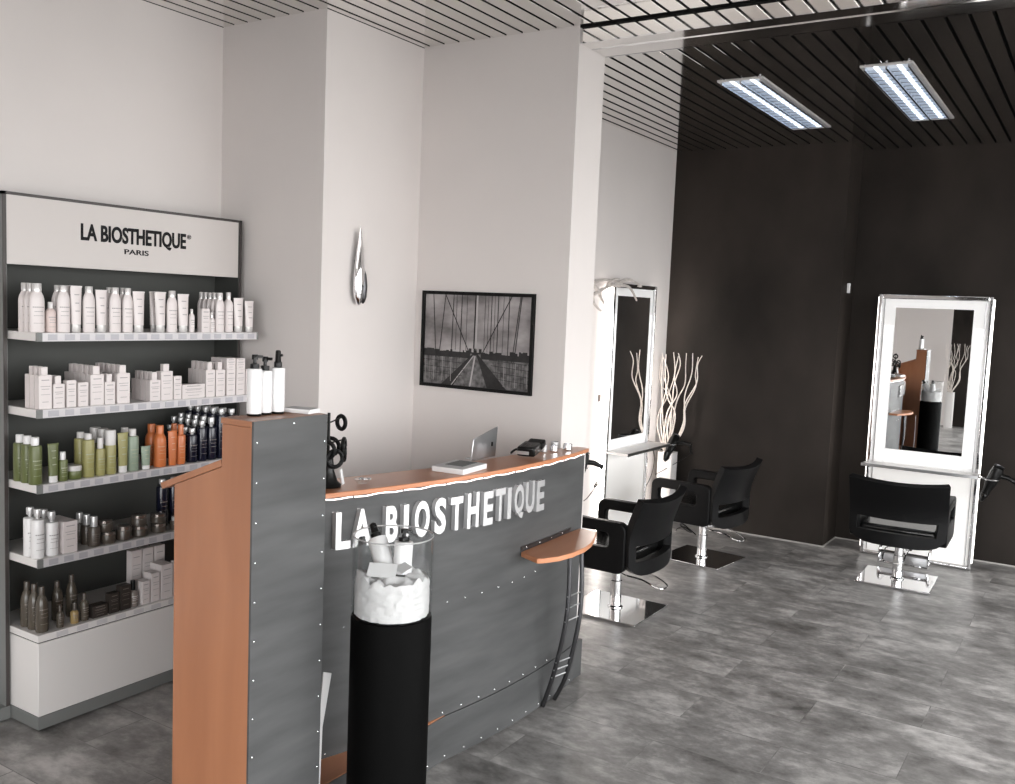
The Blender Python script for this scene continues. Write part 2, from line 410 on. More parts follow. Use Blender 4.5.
# ------------------------------------------------------------------ ceiling lights
def troffer(x0, x1, y0, y1, label):
    t = thing('ceiling_light', ((x0+x1)/2, (y0+y1)/2, ZC), label, 'ceiling light', 'louvred ceiling lights')
    b = MB(); w = .009; zz = ZC-.003
    b.box(x0, x0+w, y0, y1, zz, ZC+.004); b.box(x1-w, x1, y0, y1, zz, ZC+.004); b.box(x0+w, x1-w, y0, y0+w, zz, ZC+.004); b.box(x0+w, x1-w, y1-w, y1, zz, ZC+.004)
    b.build('frame', M_pure, t)
    b = MB(); b.box(x0+w, x1-w, y0+w, y1-w, ZC-.0004, ZC+.0006)
    b.build('diffuser', M_diff, t, smooth=False)
    n = 17; xm = (x0+x1)/2
    b = MB()
    for k in range(1, n):
        yy = y0+w+(y1-y0-2*w)*k/n
        for xa, xb in ((x0+w+.004, xm-.005), (xm+.005, x1-w-.004)): b.box(xa, xb, yy-.0034, yy+.0034, ZC-.0100, ZC-.001)
    b.box(xm-.003, xm+.003, y0+w, y1-w, ZC-.0115, ZC-.001); b.box(x0+w, x0+w+.005, y0+w, y1-w, ZC-.0115, ZC-.001); b.box(x1-w-.005, x1-w, y0+w, y1-w, ZC-.0115, ZC-.001)
    b.build('louvre', M_louvre, t)
    for xa, xb in ((x0+w+.006, xm-.007), (xm+.007, x1-w-.006)):
        q = MB(); xc = (xa+xb)/2
        q.box(xc-.006, xc+.006, y0+w+.01, y1-w-.01, ZC-.0012, ZC-.0005)
        q.build('lamp_tube', M_lamp, t, smooth=False)
    return t
M_diff = mat('louvre_diffuser', (.5, .5, .52), .4, emit=.42, ecol=(.72, .84, 1.0))
M_louvre = mat('louvre_blades', (.70, .74, .80), .2, 1)
M_lamp = mat('fluorescent_glow', (1, 1, 1), .5, emit=5.0, ecol=(.86, .93, 1.0))
troffer(-1.136, -.986, 2.958, 3.815, 'louvred ceiling light nearer the white wall')
troffer(-.692, -.545, 2.95, 3.803, 'louvred ceiling light in front of the tall mirror, further from the white wall')

# ------------------------------------------------------------------ product display against the left wall
DX0, DX1, DY0, DY1, DZ = XA+.004, -2.068, 1.155, 1.820, 1.2065
disp = thing('display_unit', (-2.07, 1.49, 0), 'tall grey product display with white header board and four white shelves', 'shelving')
t = .010
MB().box(DX0, DX0+t, DY0, DY1, .03, DZ).build('back_panel', M_unit, disp, smooth=False)
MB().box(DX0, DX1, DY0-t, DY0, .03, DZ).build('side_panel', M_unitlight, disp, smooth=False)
MB().box(DX0, DX1, DY1-t, DY1, .03, DZ).build('side_panel', M_unit, disp, smooth=False)
b = MB(); b.box(DX0, DX1+.002, DY0-t, DY1, DZ-.0065, DZ); b.box(DX1, DX1+.002, DY0-t, DY0-.002, .03, DZ); b.box(DX1, DX1+.002, DY1-.008, DY1, .03, DZ)
b.build('edge_frame', M_trim, disp, smooth=False)
hd = MB().box(DX1-.03, DX1-.001, DY0, DY1-.008, 1.048, DZ-.0065).build('header_board', M_sign, disp, smooth=False)
hx = DX1-.001
text_object('header_lettering', 'LA BIOSTHETIQUE', (.300, .0475), lambda a, v, d: (hx+d, 1.333+a, 1.1065+v), M_ink, hd, .0015, bold=.032)
text_object('header_lettering', 'PARIS', (.069, .0128), lambda a, v, d: (hx+d, 1.450+a, 1.0885+v), M_ink, hd, .0015, bold=.010)
text_object('header_lettering', '®', (.012, .012), lambda a, v, d: (hx+d, 1.6370+a, 1.1405+v), M_ink, hd, .0015)
ZS = {1: .900, 2: .731, 3: .563, 4: .395, 5: .222}
XFr = -1.957
for k in (1, 2, 3, 4):
    z = ZS[k]
    s = MB().box(DX0+t, XFr-.003, 1.157, 1.782, z-.0185, z).build('shelf', M_white, disp, bevel=.001)
    b = MB(); b.mi = 0; b.box(XFr-.003, XFr, 1.157, 1.785, z-.0190, z-.0005)
    b.mi = 2; b.box(XFr-.0031, XFr+.0004, 1.1565, 1.170, z-.0192, z); b.box(XFr-.0031, XFr+.0004, 1.780, 1.7855, z-.0192, z)
    b.mi = 1; yy = 1.183
    rr = random.Random(k)
    while yy < 1.77:
        w_ = .021+rr.random()*.004; b.box(XFr, XFr+.0006, yy, min(1.778, yy+w_), z-.0165, z-.0035); yy += .036+rr.random()*.004
    b.build('price_rail', [M_rail, M_tag, M_unitlight], s, smooth=False)
# white base cabinet with its plinth
cab = MB().box(DX0+t, XFr, 1.157, 1.80, .0335, .203).build('base_cabinet', M_white, disp, bevel=.0012)
MB().box(DX0+t, XFr+.001, 1.156, 1.80, .206, ZS[5]).build('cabinet_top', M_white, disp, bevel=.001)
MB().box(DX0+t, XFr-.004, 1.159, 1.80, .203, .206).build('shadow_joint', M_black, disp, smooth=False)
yy = 1.20
while yy < 1.74: MB().box(XFr+.001, XFr+.0016, yy, yy+.028, .2085, .2195).build('price_tag', M_rail, disp, smooth=False); yy += .05
MB().box(XA+.002, XFr+.002, 1.155, 1.80, .004, .0335).build('plinth', M_unitlight, disp, smooth=False)
MB().box(XA+.002, DX1+.004, 1.00, 1.153, .004, .0335).build('plinth', M_unitlight, disp, smooth=False)

# ------------------------------------------------------------------ packaged products, one object each
def lines(b, x, y, w, z0, h, rows, rad=None, off=.0006):
    """small printed lines on the face towards +X"""
    for (fz, ww, hh) in rows:
        zz = z0+h*fz; b.box(x, x+off, y-w*ww/2, y+w*ww/2, zz, zz+hh)
def make_product(kind, w, h, ch, key, label, seed=0):
    m = P[key]; cm = CAP[key]; rd = w/2
    root = thing({'tube': 'tube', 'box': 'carton', 'capbox': 'carton', 'jar': 'jar'}.get(kind, 'bottle'), (0, 0, 0), label, {'tube': 'tube', 'box': 'box', 'capbox': 'box', 'jar': 'jar'}.get(kind, 'bottle'))
    pm = M_print if key in ('w', 'pk', 'wp') else M_printw if key in ('green', 'olive', 'teal') else M_cap
    if key in ('navy', 'dk', 'brown', 'bronze', 'gold', 'orange'): pm = M_printo
    if key in ('navy', 'dk', 'brown', 'bronze', 'gold'): pm = mat_dim
    if kind in ('shoulder', 'slim', 'cyl'):
        FL = .52 if kind == 'shoulder' and key == 'w' else 1; b = MB()
        if kind == 'shoulder': prof = [(rd*.94, 0), (rd, .003), (rd, h*.62), (rd*.97, h*.72), (rd*.86, h*.82), (rd*.68, h*.91), (rd*.48, h*.97), (rd*.42, h)] if key == 'bronze' else [(rd*.94, 0), (rd, .003), (rd, h*.74), (rd*.97, h*.81), (rd*.88, h*.88), (rd*.72, h*.94), (rd*.60, h*.98), (rd*.56, h)]
        elif kind == 'slim': prof = [(rd*.94, 0), (rd, .002), (rd, h*.80), (rd*.9, h*.88), (rd*.55, h*.96), (rd*.42, h)]
        else: prof = [(rd*.94, 0), (rd, .002), (rd, h*.955), (rd*.93, h*.985), (rd*.60, h), (rd*.5, h)]
        b.lathe(prof, seg=20, sx=FL)
        b.mi = 1
        for fz, a0, hh in ((.60, .42, .0022), (.50, .30, .0014), (.40, .34, .0012), (.22, .36, .0010)):
            for i in range(6):       # a line of print wrapped round the front
                a1 = -a0+2*a0*i/6*1.0; a2 = -a0+2*a0*(i+.86)/6; q = rd+.0003; z = h*fz
                b._f([b.bm.verts.new((q*math.cos(a)*FL, q*math.sin(a), zz)) for a, zz in ((a1*2, z), (a2*2, z), (a2*2, z+hh), (a1*2, z+hh))])
        b.build('body', [m, pm], root, local=True)
        cr = rd*(.50 if kind == 'slim' else .60)
        if key == 'bronze': cr = rd*.45
        if kind == 'cyl' and ch > .03: cr = rd*.97
        c = MB()
        if key in ('navy', 'wp') and kind == 'cyl':
            c.lathe([(cr*.55, h-.001), (cr*.55, h+ch*.25), (cr*.95, h+ch*.3), (cr, h+ch*.9), (cr*.9, h+ch)], seg=14)
        else: c.lathe([(cr, h-.001), (cr, h+ch*.93), (cr*.92, h+ch)], seg=16, sx=.8 if FL < 1 else 1)
        c.build('cap', cm, root, local=True)
    elif kind == 'tube':
        b = MB(); n = 20; rings = []; z0 = h*.17
        for k in range(7):
            tt = k/6; zz = z0+(h-z0)*tt; a = rd*(.80+.20*tt); q = rd*.50*(1-tt)**.8+.0012
            rings.append([b.bm.verts.new((q*math.cos(2*PI*i/n), a*math.sin(2*PI*i/n), zz)) for i in range(n)])
        for A, B in zip(rings, rings[1:]):
            for i in range(n): b._f([A[i], A[(i+1) % n], B[(i+1) % n], B[i]])
        b._f(rings[0][::-1]); b._f(rings[-1])
        b.box(-.0016, .0016, -rd, rd, h*.965, h)
        b.mi = 1
        for fz, ww in ((.80, .9), (.62, .7), (.45, .8)):
            xx = rd*.50*(1-(fz-.17)/.83)**.8+.0015
            b.box(xx-.002, xx, -rd*ww*.45, rd*ww*.45, h*fz, h*fz+.002)
        b.build('body', [m, pm], root, local=True)
        MB().lathe([(rd*.74, 0), (rd*.78, .001), (rd*.78, h*.165), (rd*.7, h*.172)], seg=18, sx=.62).build('cap', M_wcap if key == 'w' else M_pure if key != 'orange' else m, root, local=True)
    elif kind in ('box', 'capbox'):
        d = min(w, .036)*(.28 if kind == 'capbox' else .34)
        b = MB(); b.box(-d, d, -rd, rd, 0, h); b.mi = 1
        lines(b, d, 0, w, 0, h, ((.84, .6, .002), (.66, .75, .0012), (.58, .6, .0012), (.42, .7, .0010), (.2, .5, .0012)))
        b.build('body', [m, pm], root, local=True, bevel=.0006)
        if kind == 'capbox':
            MB().box(-d*.62, d*.62, -rd*.50, rd*.50, h, h+ch).build('cap', m, root, local=True, bevel=.0006)
    elif kind == 'jar':
        b = MB().lathe([(rd*.88, 0), (rd, .003), (rd, h*.9), (rd*.94, h)], seg=22); b.build('body', m, root, local=True)
        MB().lathe([(rd*.97, h), (rd*.97, h+ch*.9), (rd*.9, h+ch)], seg=22).build('lid', M_darkcap if key == 'brown' else M_cap, root, local=True)
    return root
mat_dim = mat('dim_print', (.20, .17, .15), .4)
ROWN = ['front of its row', 'second back in its row', 'third back in its row', 'fourth back in its row', 'fifth back in its row']
PROD = [
(1,'shoulder',1.167,.034,.090,.017,3,'w','wide white bottle, first on the top shelf'),
(1,'slim',1.199,.022,.054,.013,1,'pk','short blush bottle low between wide white bottles, top shelf'),
(1,'shoulder',1.228,.031,.092,.013,2,'w','wide white bottle right after the short blush one, top shelf'),
(1,'tube',1.258,.028,.105,0,2,'w','tallest white tube beside the wide bottles, top shelf'),
(1,'shoulder',1.290,.030,.092,.013,1,'w','round-shouldered white bottle between two white tubes on the top shelf'),
(1,'tube',1.321,.029,.098,0,1,'w','white tube just before the pair of bottles, mid top shelf'),
(1,'shoulder',1.357,.030,.092,.013,2,'w','former of two white bottles side by side mid top shelf'),
(1,'shoulder',1.390,.027,.091,.014,2,'w','latter of two white bottles side by side mid top shelf'),
(1,'tube',1.421,.033,.098,0,1,'w','white tube beside the gap in the middle of the top shelf'),
(1,'tube',1.482,.032,.099,0,2,'w','white tube just after the gap, top shelf'),
(1,'shoulder',1.516,.030,.088,.015,1,'w','white bottle between the tubes right of the top-shelf gap'),
(1,'tube',1.550,.033,.096,0,1,'w','white tube next to the tiny bottle on the top shelf'),
(1,'slim',1.575,.015,.049,.010,1,'w','tiny slim white bottle beside a tube on the top shelf'),
(1,'box',1.614,.025,.061,0,1,'w','short white carton before the deep bottle row, top shelf'),
(1,'slim',1.639,.018,.039,.013,1,'w','smallest white bottle right of the short carton, top shelf'),
(1,'shoulder',1.665,.028,.087,.016,5,'w','white bottle of the five-deep row, top shelf'),
(1,'slim',1.697,.026,.088,.017,1,'w','slender white bottle left of the last two tubes, top shelf'),
(1,'tube',1.728,.032,.091,0,1,'w','last but one white tube at the end of the top shelf'),
(1,'tube',1.765,.030,.084,0,1,'w','last and shortest white tube at the end of the top shelf'),
(2,'capbox',1.180,.030,.075,.018,3,'w','tall white bottle-shaped carton, first on the second shelf'),
(2,'capbox',1.212,.027,.054,.018,2,'w','low white bottle-shaped carton beside the first tall one, second shelf'),
(2,'box',1.242,.023,.061,0,1,'w','taller of two plain narrow cartons, second shelf'),
(2,'box',1.271,.025,.055,0,1,'w','shorter of two plain narrow cartons, second shelf'),
(2,'capbox',1.306,.034,.072,.019,5,'w','tall capped white carton before the low one, second shelf'),
(2,'capbox',1.339,.027,.053,.018,5,'w','low capped carton between two tall rows, second shelf'),
(2,'capbox',1.375,.034,.072,.019,5,'w','tall capped carton beside the gap, second shelf'),
(2,'capbox',1.463,.030,.052,.019,4,'w','low capped carton just after the gap, second shelf'),
(2,'capbox',1.497,.034,.072,.018,1,'w','single tall capped carton in the middle of the second shelf'),
(2,'box',1.529,.023,.059,0,1,'w','narrow plain carton left of the wide low one, second shelf'),
(2,'box',1.578,.070,.036,0,1,'w','wide low white carton lying on the second shelf'),
(2,'capbox',1.631,.029,.071,.020,4,'w','tall capped carton right of the wide low one, second shelf'),
(2,'capbox',1.664,.030,.070,.020,2,'w','tall capped carton before the carton stacks, second shelf'),
(2,'box',1.699,.029,.069,0,3,'w','tall plain carton under the stack, former column, second shelf'),
(2,'box',1.732,.029,.068,0,3,'w','tall plain carton under the stack, latter column, second shelf'),
(2,'box',1.759,.018,.068,0,1,'w','narrow carton at the far end of the second shelf'),
(3,'cyl',1.165,.028,.087,.018,3,'green','dark green bottle, first on the third shelf'),
(3,'tube',1.203,.026,.088,0,1,'green','dark green tube standing on its white cap, third shelf'),
(3,'cyl',1.228,.021,.048,.018,1,'green','small dark green bottle beside the green jar, third shelf'),
(3,'jar',1.259,.033,.019,.012,1,'green','low green jar with a pale lid, third shelf'),
(3,'cyl',1.293,.028,.088,.014,2,'olive','tall olive bottle next to the green jar, third shelf'),
(3,'cyl',1.322,.023,.064,.025,1,'olive','small slim olive bottle with long cap, third shelf'),
(3,'cyl',1.350,.027,.070,.035,3,'olive','olive can with a wide pale cap, third shelf'),
(3,'tube',1.380,.028,.096,0,1,'olive','yellow-olive tube on its white cap, third shelf'),
(3,'cyl',1.411,.029,.085,.017,2,'teal','tall sage green bottle with white cap, third shelf'),
(3,'tube',1.444,.027,.057,0,1,'teal','short sage green tube, third shelf'),
(3,'shoulder',1.490,.031,.084,.020,2,'orange','round-shouldered orange bottle, third shelf'),
(3,'tube',1.522,.027,.088,0,1,'orange','orange tube between two orange bottles, third shelf'),
(3,'cyl',1.550,.024,.075,.026,2,'orange','straight orange bottle with a clear cap, third shelf'),
(3,'cyl',1.586,.027,.072,.016,4,'navy','shortest navy bottle beside the orange ones, third shelf'),
(3,'cyl',1.617,.026,.088,.018,5,'navy','second column of navy bottles, third shelf'),
(3,'cyl',1.648,.028,.087,.025,5,'navy','navy bottle with long clear pump, third column, third shelf'),
(3,'cyl',1.681,.029,.117,.016,5,'navy','extra tall navy bottle beside the wooden column, third shelf'),
(3,'cyl',1.716,.030,.114,.016,4,'navy','extra tall navy bottle at the far end, third shelf'),
(4,'cyl',1.170,.028,.088,.023,2,'wp','taller white pump bottle, first on the fourth shelf'),
(4,'cyl',1.203,.029,.077,.023,2,'wp','lower white pump bottle beside the carton, fourth shelf'),
(4,'box',1.240,.034,.073,0,3,'w','plain white carton on the fourth shelf'),
(4,'cyl',1.308,.027,.047,.024,3,'brown','small brown bottle with clear cap, fourth shelf'),
(4,'jar',1.346,.035,.021,.007,1,'brown','brown jar beneath another jar, beside the brown bottles, fourth shelf'),
(4,'jar',1.389,.036,.025,.010,1,'brown','single brown jar with silver lid, fourth shelf'),
(4,'jar',1.435,.038,.019,.008,1,'brown','lower jar of the middle stack, fourth shelf'),
(4,'jar',1.489,.038,.016,.008,1,'brown','lower jar of the last stack, fourth shelf'),
(4,'cyl',1.531,.021,.023,.010,1,'brown','tiny brown bottle past the stacked jars, fourth shelf'),
(5,'shoulder',1.180,.028,.086,.018,3,'bronze','tall bronze bottle, first on the white base'),
(5,'slim',1.220,.016,.038,.013,1,'bronze','small slim bronze bottle between tall ones, on the base'),
(5,'slim',1.257,.019,.031,.017,1,'gold','small golden flask on the white base'),
(5,'slim',1.282,.020,.050,.015,1,'bronze','narrow bronze bottle before the dark cartons, on the base'),
(5,'box',1.317,.039,.029,0,1,'dk','low wide dark carton on the white base'),
(5,'box',1.355,.026,.049,0,1,'dk','middle dark brown carton on the white base'),
(5,'box',1.386,.028,.061,0,1,'dk','tallest dark brown carton on the white base'),
(5,'slim',1.414,.024,.042,.023,1,'glass','smoky glass bottle with a bulky black top, on the base'),
(5,'box',1.443,.021,.058,0,2,'w','lowest white carton beside the smoky bottle, on the base'),
(5,'box',1.471,.023,.073,0,2,'w','middle-height white carton on the base'),
(5,'box',1.505,.033,.088,0,2,'w','widest tall white carton on the base'),
(5,'box',1.538,.022,.090,0,1,'w','narrow tall white carton by the wooden column, on the base'),
]
GROUPS = {1: 'products on the top shelf', 2: 'cartons on the second shelf', 3: 'coloured bottles on the third shelf', 4: 'products on the fourth shelf', 5: 'products on the white base'}
def stack(src, loc, label, group): return dup(src, loc, label, group=group)
for (s, kind, y, w, h, ch, n, key, lab) in PROD:
    z = ZS[s]; dep = min(w, .036)*(.56 if kind == 'capbox' else .68) if kind in ('box', 'capbox') else w*.56 if (kind == 'shoulder' and key == 'w') or kind == 'tube' else w*.9 if kind == 'jar' else w
    x = XFr-.006-dep/2
    if s == 5: x = XFr-.010-dep/2
    if s in (3, 4): x -= .002
    root = make_product(kind, w, h, ch, key, lab+(', '+ROWN[0] if n > 1 else ''))
    root.location = Vector((x, y, z+.0003))*U; root['group'] = GROUPS[s]
    for k in range(1, n):
        dup(root, (x-k*(dep+.002), y, z+.0003), lab+', '+ROWN[k])
    if 'beneath another jar' in lab: dup(root, (x-.006, y-.004, z+h+ch+.0006), 'brown jar standing on another, beside the small brown bottles, fourth shelf')
    if 'middle stack' in lab: dup(root, (x-.002, y-.002, z+h+ch+.0006), 'upper jar of the middle stack, fourth shelf')
    if 'last stack' in lab: dup(root, (x-.002, y, z+h+ch+.0006), 'upper jar of the last stack, fourth shelf')
    if 'former column' in lab or 'latter column' in lab:
        c_ = 'former' if 'former' in lab else 'latter'
        up = make_product('box', w, .030, 0, 'w', 'low carton atop tall one, %s column, second shelf, %s' % (c_, ROWN[0])); up['group'] = GROUPS[2]
        up.location = Vector((x, y, z+h+.0008))*U
        for k in range(1, 3): dup(up, (x-k*(dep+.002), y, z+h+.0008), 'low carton atop tall one, %s column, second shelf, %s' % (c_, ROWN[k]))
for (y, h, lab) in ((1.252, .092, 'tall bronze bottle set back behind the small slim one, on the base'), (1.288, .099, 'tallest bronze bottle set back behind the golden flask, on the base')):
    q = make_product('shoulder', .026, h-.016, .016, 'bronze', lab); q.location = Vector((-2.028, y-.006, ZS[5]+.0003))*U; q['group'] = GROUPS[5]
for k, lab in enumerate(('former', 'middle', 'latter')):
    q = make_product('box', .030, .115, 0, 'w', '%s of three tall white cartons at the back, on the base' % lab); q.location = Vector((-2.06, 1.475+.035*k, ZS[5]+.0003))*U; q['group'] = GROUPS[5]
for k, lab in enumerate(('former', 'latter')):
    q = make_product('cyl', .028, .105, .018, 'navy', '%s of two tall black bottles set back on the fourth shelf' % lab); q.location = Vector((-2.03, 1.535+.036*k, ZS[4]+.0003))*U; q['group'] = GROUPS[4]
    
# ------------------------------------------------------------------ stepped reception cabinet (tall column + sloping desk)
rec = thing('reception_cabinet', (-1.18, 1.066, 0), 'tall beech cabinet with a grey riveted metal front and sloping desk side', 'cabinet')
CX0, CX1, CY0, CY1, CZ = -1.272, -1.087, .986, 1.146, .808
b = MB(); b.prism([(CX0, .004), (CX1-.004, .004), (CX1-.004, CZ-.010), (-1.158, CZ-.010), (-1.158, .7290), (CX0, .6850)], CY0, CY1, axis='y')
b.build('carcass', M_wood, rec, bevel=.0006)
MB().box(-1.160, CX1-.004, CY0-.001, CY1, CZ-.0095, CZ).build('top', M_wood, rec, bevel=.0006)
mp_ = MB().box(CX1-.004, CX1, CY0, CY1, .004, CZ-.0004).build('metal_front', M_metal, rec, smooth=False)
b = MB(); dirx = Vector((-1.308+1.158, 0, .684-.742)).normalized(); mid = Vector((-1.234, 1.066, .7065))
Rz = Matrix(((dirx.x, 0, -dirx.z), (0, 1, 0), (dirx.z, 0, dirx.x))); b.obox(mid, (.158, .158, .011), Rz)
b.build('sloping_desktop', M_wood, rec, bevel=.001)
def rivet(parent, p, n=(1, 0, 0), rad=.0018):
    R = Vector(n).to_track_quat('Z', 'Y').to_matrix()
    return MB().lathe([(rad, -.0002), (rad*.9, .0008), (rad*.5, .0014), (rad*.1, .0016)], p, seg=10, R=R).build('rivet', M_chrome, parent)
z = .775
while z > .10:
    rivet(mp_, (CX1, CY0+.007, z)); rivet(mp_, (CX1, CY1-.006, z-.012)); z -= .063
rivet(mp_, (CX1, 1.070, CZ-.009))
tag(MB().obox((-1.204, 1.030, .7256), (.085, .055, .0008), Rz).build('paper_sheet', M_paper, smooth=False), 'white sheet of paper lying on the sloping desktop', 'paper')

# white pump bottles and cards on top of the column
def pump_bottle(loc, h, label, spray=False, col=None, rd=.0118, rot=0.0, tilt=None, name='pump_bottle'):
    t_ = thing(name, loc, label, 'bottle', None)
    MB().lathe([(rd*.95, 0), (rd, .001), (rd, .0035)], seg=24).build('base_ring', M_plastic, t_, local=True)
    MB().lathe([(rd, .0035), (rd, h*.965), (rd*.93, h*.99), (rd*.55, h)], seg=24).build('body', M_pure, t_, local=True)
    b = MB()
    if spray:
        b.lathe([(rd*.55, h), (rd*.55, h+.008), (rd*.42, h+.010), (rd*.36, h+.026), (rd*.25, h+.028)], seg=16); b.box(0, rd*.65, -.002, .002, h+.018, h+.022)
    else:
        b.lathe([(rd*.60, h), (rd*.60, h+.007), (rd*.25, h+.008), (rd*.22, h+.014), (rd*.42, h+.014), (rd*.42, h+.021), (rd*.36, h+.022)], seg=16)
        b.box(-.003, .0125, -.0024, .0024, h+.0165, h+.0210)
    b.build('pump', M_plastic, t_, local=True)
    t_.rotation_euler = (0, 0, rot)
    if tilt: t_.rotation_euler = tilt
    return t_
pump_bottle((-1.143, 1.037, CZ+.0004), .076, 'nearest white pump bottle on top of the wooden column', rot=.9)
pump_bottle((-1.146, 1.0615, CZ+.0004), .072, 'lower white pump bottle in the middle of three on the column', rot=.2)
pump_bottle((-1.143, 1.0865, CZ+.0004), .076, 'white spray bottle at the back of three on the column', spray=True, rot=.4)
for k in range(3):
    tag(MB().obox((-1.128+.001*k, 1.128-.0015*k, CZ+.0016+.0026*k), (.05, .034, .0024), Matrix.Rotation(.15+.06*k, 3, 'Z')).build('card_stack', M_paper, smooth=False),
        ('lowest', 'middle', 'topmost')[k]+' white leaflet of the pile on the wooden column', 'leaflet', 'leaflets on the column')

# ------------------------------------------------------------------ curved reception counter
cnt = thing('reception_counter', (-1.2, 1.66, 0), 'curved reception counter with beech top and grey metal front bearing chrome lettering', 'counter')
YA, YE = 1.149, 2.178
def xc(y, off=0.0):
    t_ = (y-1.14)/(2.175-1.14); return -1.280+t_*.135+4*.068*t_*(1-t_)+.004+off
def curve(y0, y1, off, n=28): return [(xc(y0+(y1-y0)*k/n, off), y0+(y1-y0)*k/n) for k in range(n+1)]
ZT = .6235
front = MB().prism(curve(YA, YE, 0)+curve(YA, YE, -.005)[::-1], .1062, ZT).build('metal_front', M_metal, cnt)
b = MB().prism(curve(YA, YE, -.005)+curve(YA, YE, -.060)[::-1], .108, ZT); b.build('carcass', M_wood, cnt)
PLX = xc(1.60)
foot = [(PLX, YA)]+curve(1.60, YE, .001)+[(xc(YE, .001), 2.215), (-1.32, 2.215), (-1.32, YA)]
MB().prism(foot, .004, .1045).build('plinth', M_metal, cnt)
MB().prism([(PLX-.002, YA), (PLX-.002, 1.60), (-1.32, 1.60), (-1.32, YA)], .1045, .1059).build('plinth_board', M_woodtop, cnt, smooth=False)
MB().box(-1.222, -1.152, YE, YE+.010, .004, ZT).build('end_panel', M_wood, cnt, smooth=False)
back = [(-1.150, 2.190), (-1.172, 2.186), (-1.196, 2.06), (-1.217, 1.944), (-1.233, 1.79), (-1.248, 1.644), (-1.305, 1.429), (-1.40, YA)]
top = MB().prism(curve(YA, 2.184, .010)+back, ZT+.0005, ZT+.0104).build('counter_top', M_woodtop, cnt, bevel=.0015)
# glowing light hose clipped under the worktop edge
pts = [(xc(y, .0035), y, ZT-.0030+.0009*math.sin(y*95)+.0006*math.sin(y*41)) for y in [YA+.006+(YE-YA-.02)*k/120 for k in range(121)]]
MB().tube(pts, .0015, 6).build('led_strip', M_led, cnt)
for k in range(9):
    y = YA+.08+k*.115; MB().box(xc(y), xc(y, .0055), y-.0012, y+.0012, ZT-.0055, ZT).build('hose_clip', M_darksteel, cnt, smooth=False)
# chrome letters
LET = [('L', 1.304, 1.338, .522, .595), ('A', 1.340, 1.384, .522, .596), ('B', 1.414, 1.445, .520, .594), ('I', 1.457, 1.470, .521, .592), ('O', 1.485, 1.527, .519, .595), ('S', 1.538, 1.572, .518, .595),
       ('T', 1.583, 1.622, .519, .591), ('H', 1.634, 1.673, .516, .594), ('E', 1.686, 1.721, .514, .590), ('T', 1.727, 1.764, .517, .591), ('I', 1.771, 1.786, .516, .589), ('Q', 1.798, 1.839, .510, .591), ('U', 1.844, 1.884, .517, .592), ('E', 1.892, 1.930, .514, .588)]
for ch_, y0, y1, z0, z1 in LET:
    w_ = (y1-y0)*.92
    def place(a, v, d, y0=y0, z0=z0): return (xc(y0+a)+.0005+d, y0+a, z0+v)
    text_object('letter', ch_, (w_, z1-z0), place, M_letter, front, .010, bold=.035 if ch_ != 'I' else .01, bevel=.0022)
for p in [(1.593, .361), (1.648, .359), (1.704, .358), (1.762, .358), (1.816, .358), (1.866, .359), (1.916, .362), (1.412, .398), (1.333, .363)]+[(1.30+.0+.058*k, .115) for k in range(14)]:
    rivet(front, (xc(p[0]), p[0], p[1]))
for k in range(15): y = 1.30+.06*k; rivet(front, (max(PLX if y < 1.6 else -9, xc(y, .001)) if y >= 1.6 else PLX, y, .014))
# small half-round side shelf on the counter front, with a bowed ladder leg
sh = MB().prism([(-1.122, 1.844), (-1.063, 1.819), (-1.052, 1.829), (-1.033, 1.87), (-1.025, 1.92), (-1.026, 1.984), (-1.036, 2.035), (-1.053, 2.085), (-1.080, 2.149), (-1.131, 2.149), (-1.131, 2.096)], .413, .425).build('side_shelf', M_woodtop, cnt, bevel=.0015)
b = MB(); b.prism(curve(1.846, 2.10, .002, 8)+curve(1.846, 2.10, .0002, 8)[::-1], .426, .437); b.build('shelf_bracket', M_darksteel, cnt, smooth=False)
for k in range(4): rivet(front, (xc(1.868+.06*k)+.002, 1.868+.06*k, .432))
l1 = [(-1.062, 1.975, .412), (-1.060, 1.975, .315), (-1.064, 1.975, .238), (-1.077, 1.975, .159), (-1.096, 1.975, .078), (-1.119, 1.975, .004)]
l2 = [(-1.060, 2.03, .412), (-1.054, 2.03, .303), (-1.057, 2.03, .225), (-1.070, 2.03, .145), (-1.089, 2.03, .065), (-1.117, 2.03, .004)]
for L_ in (l1, l2): MB().tube(spline(L_, 5), .0058, 10).build('shelf_leg', M_darksteel, cnt)
s1, s2 = spline(l1, 20), spline(l2, 20)
for zz in (.30, .268, .236, .125, .105, .085):
    a = min(s1, key=lambda p: abs(p.z-zz)); c_ = min(s2, key=lambda p: abs(p.z-zz))
    MB().tube([a+Vector((0, -.006, 0)), c_+Vector((0, .006, 0))], .0018, 6).build('rung', M_brushed, cnt)

# ------------------------------------------------------------------ things on the counter
ZW = ZT+.0108
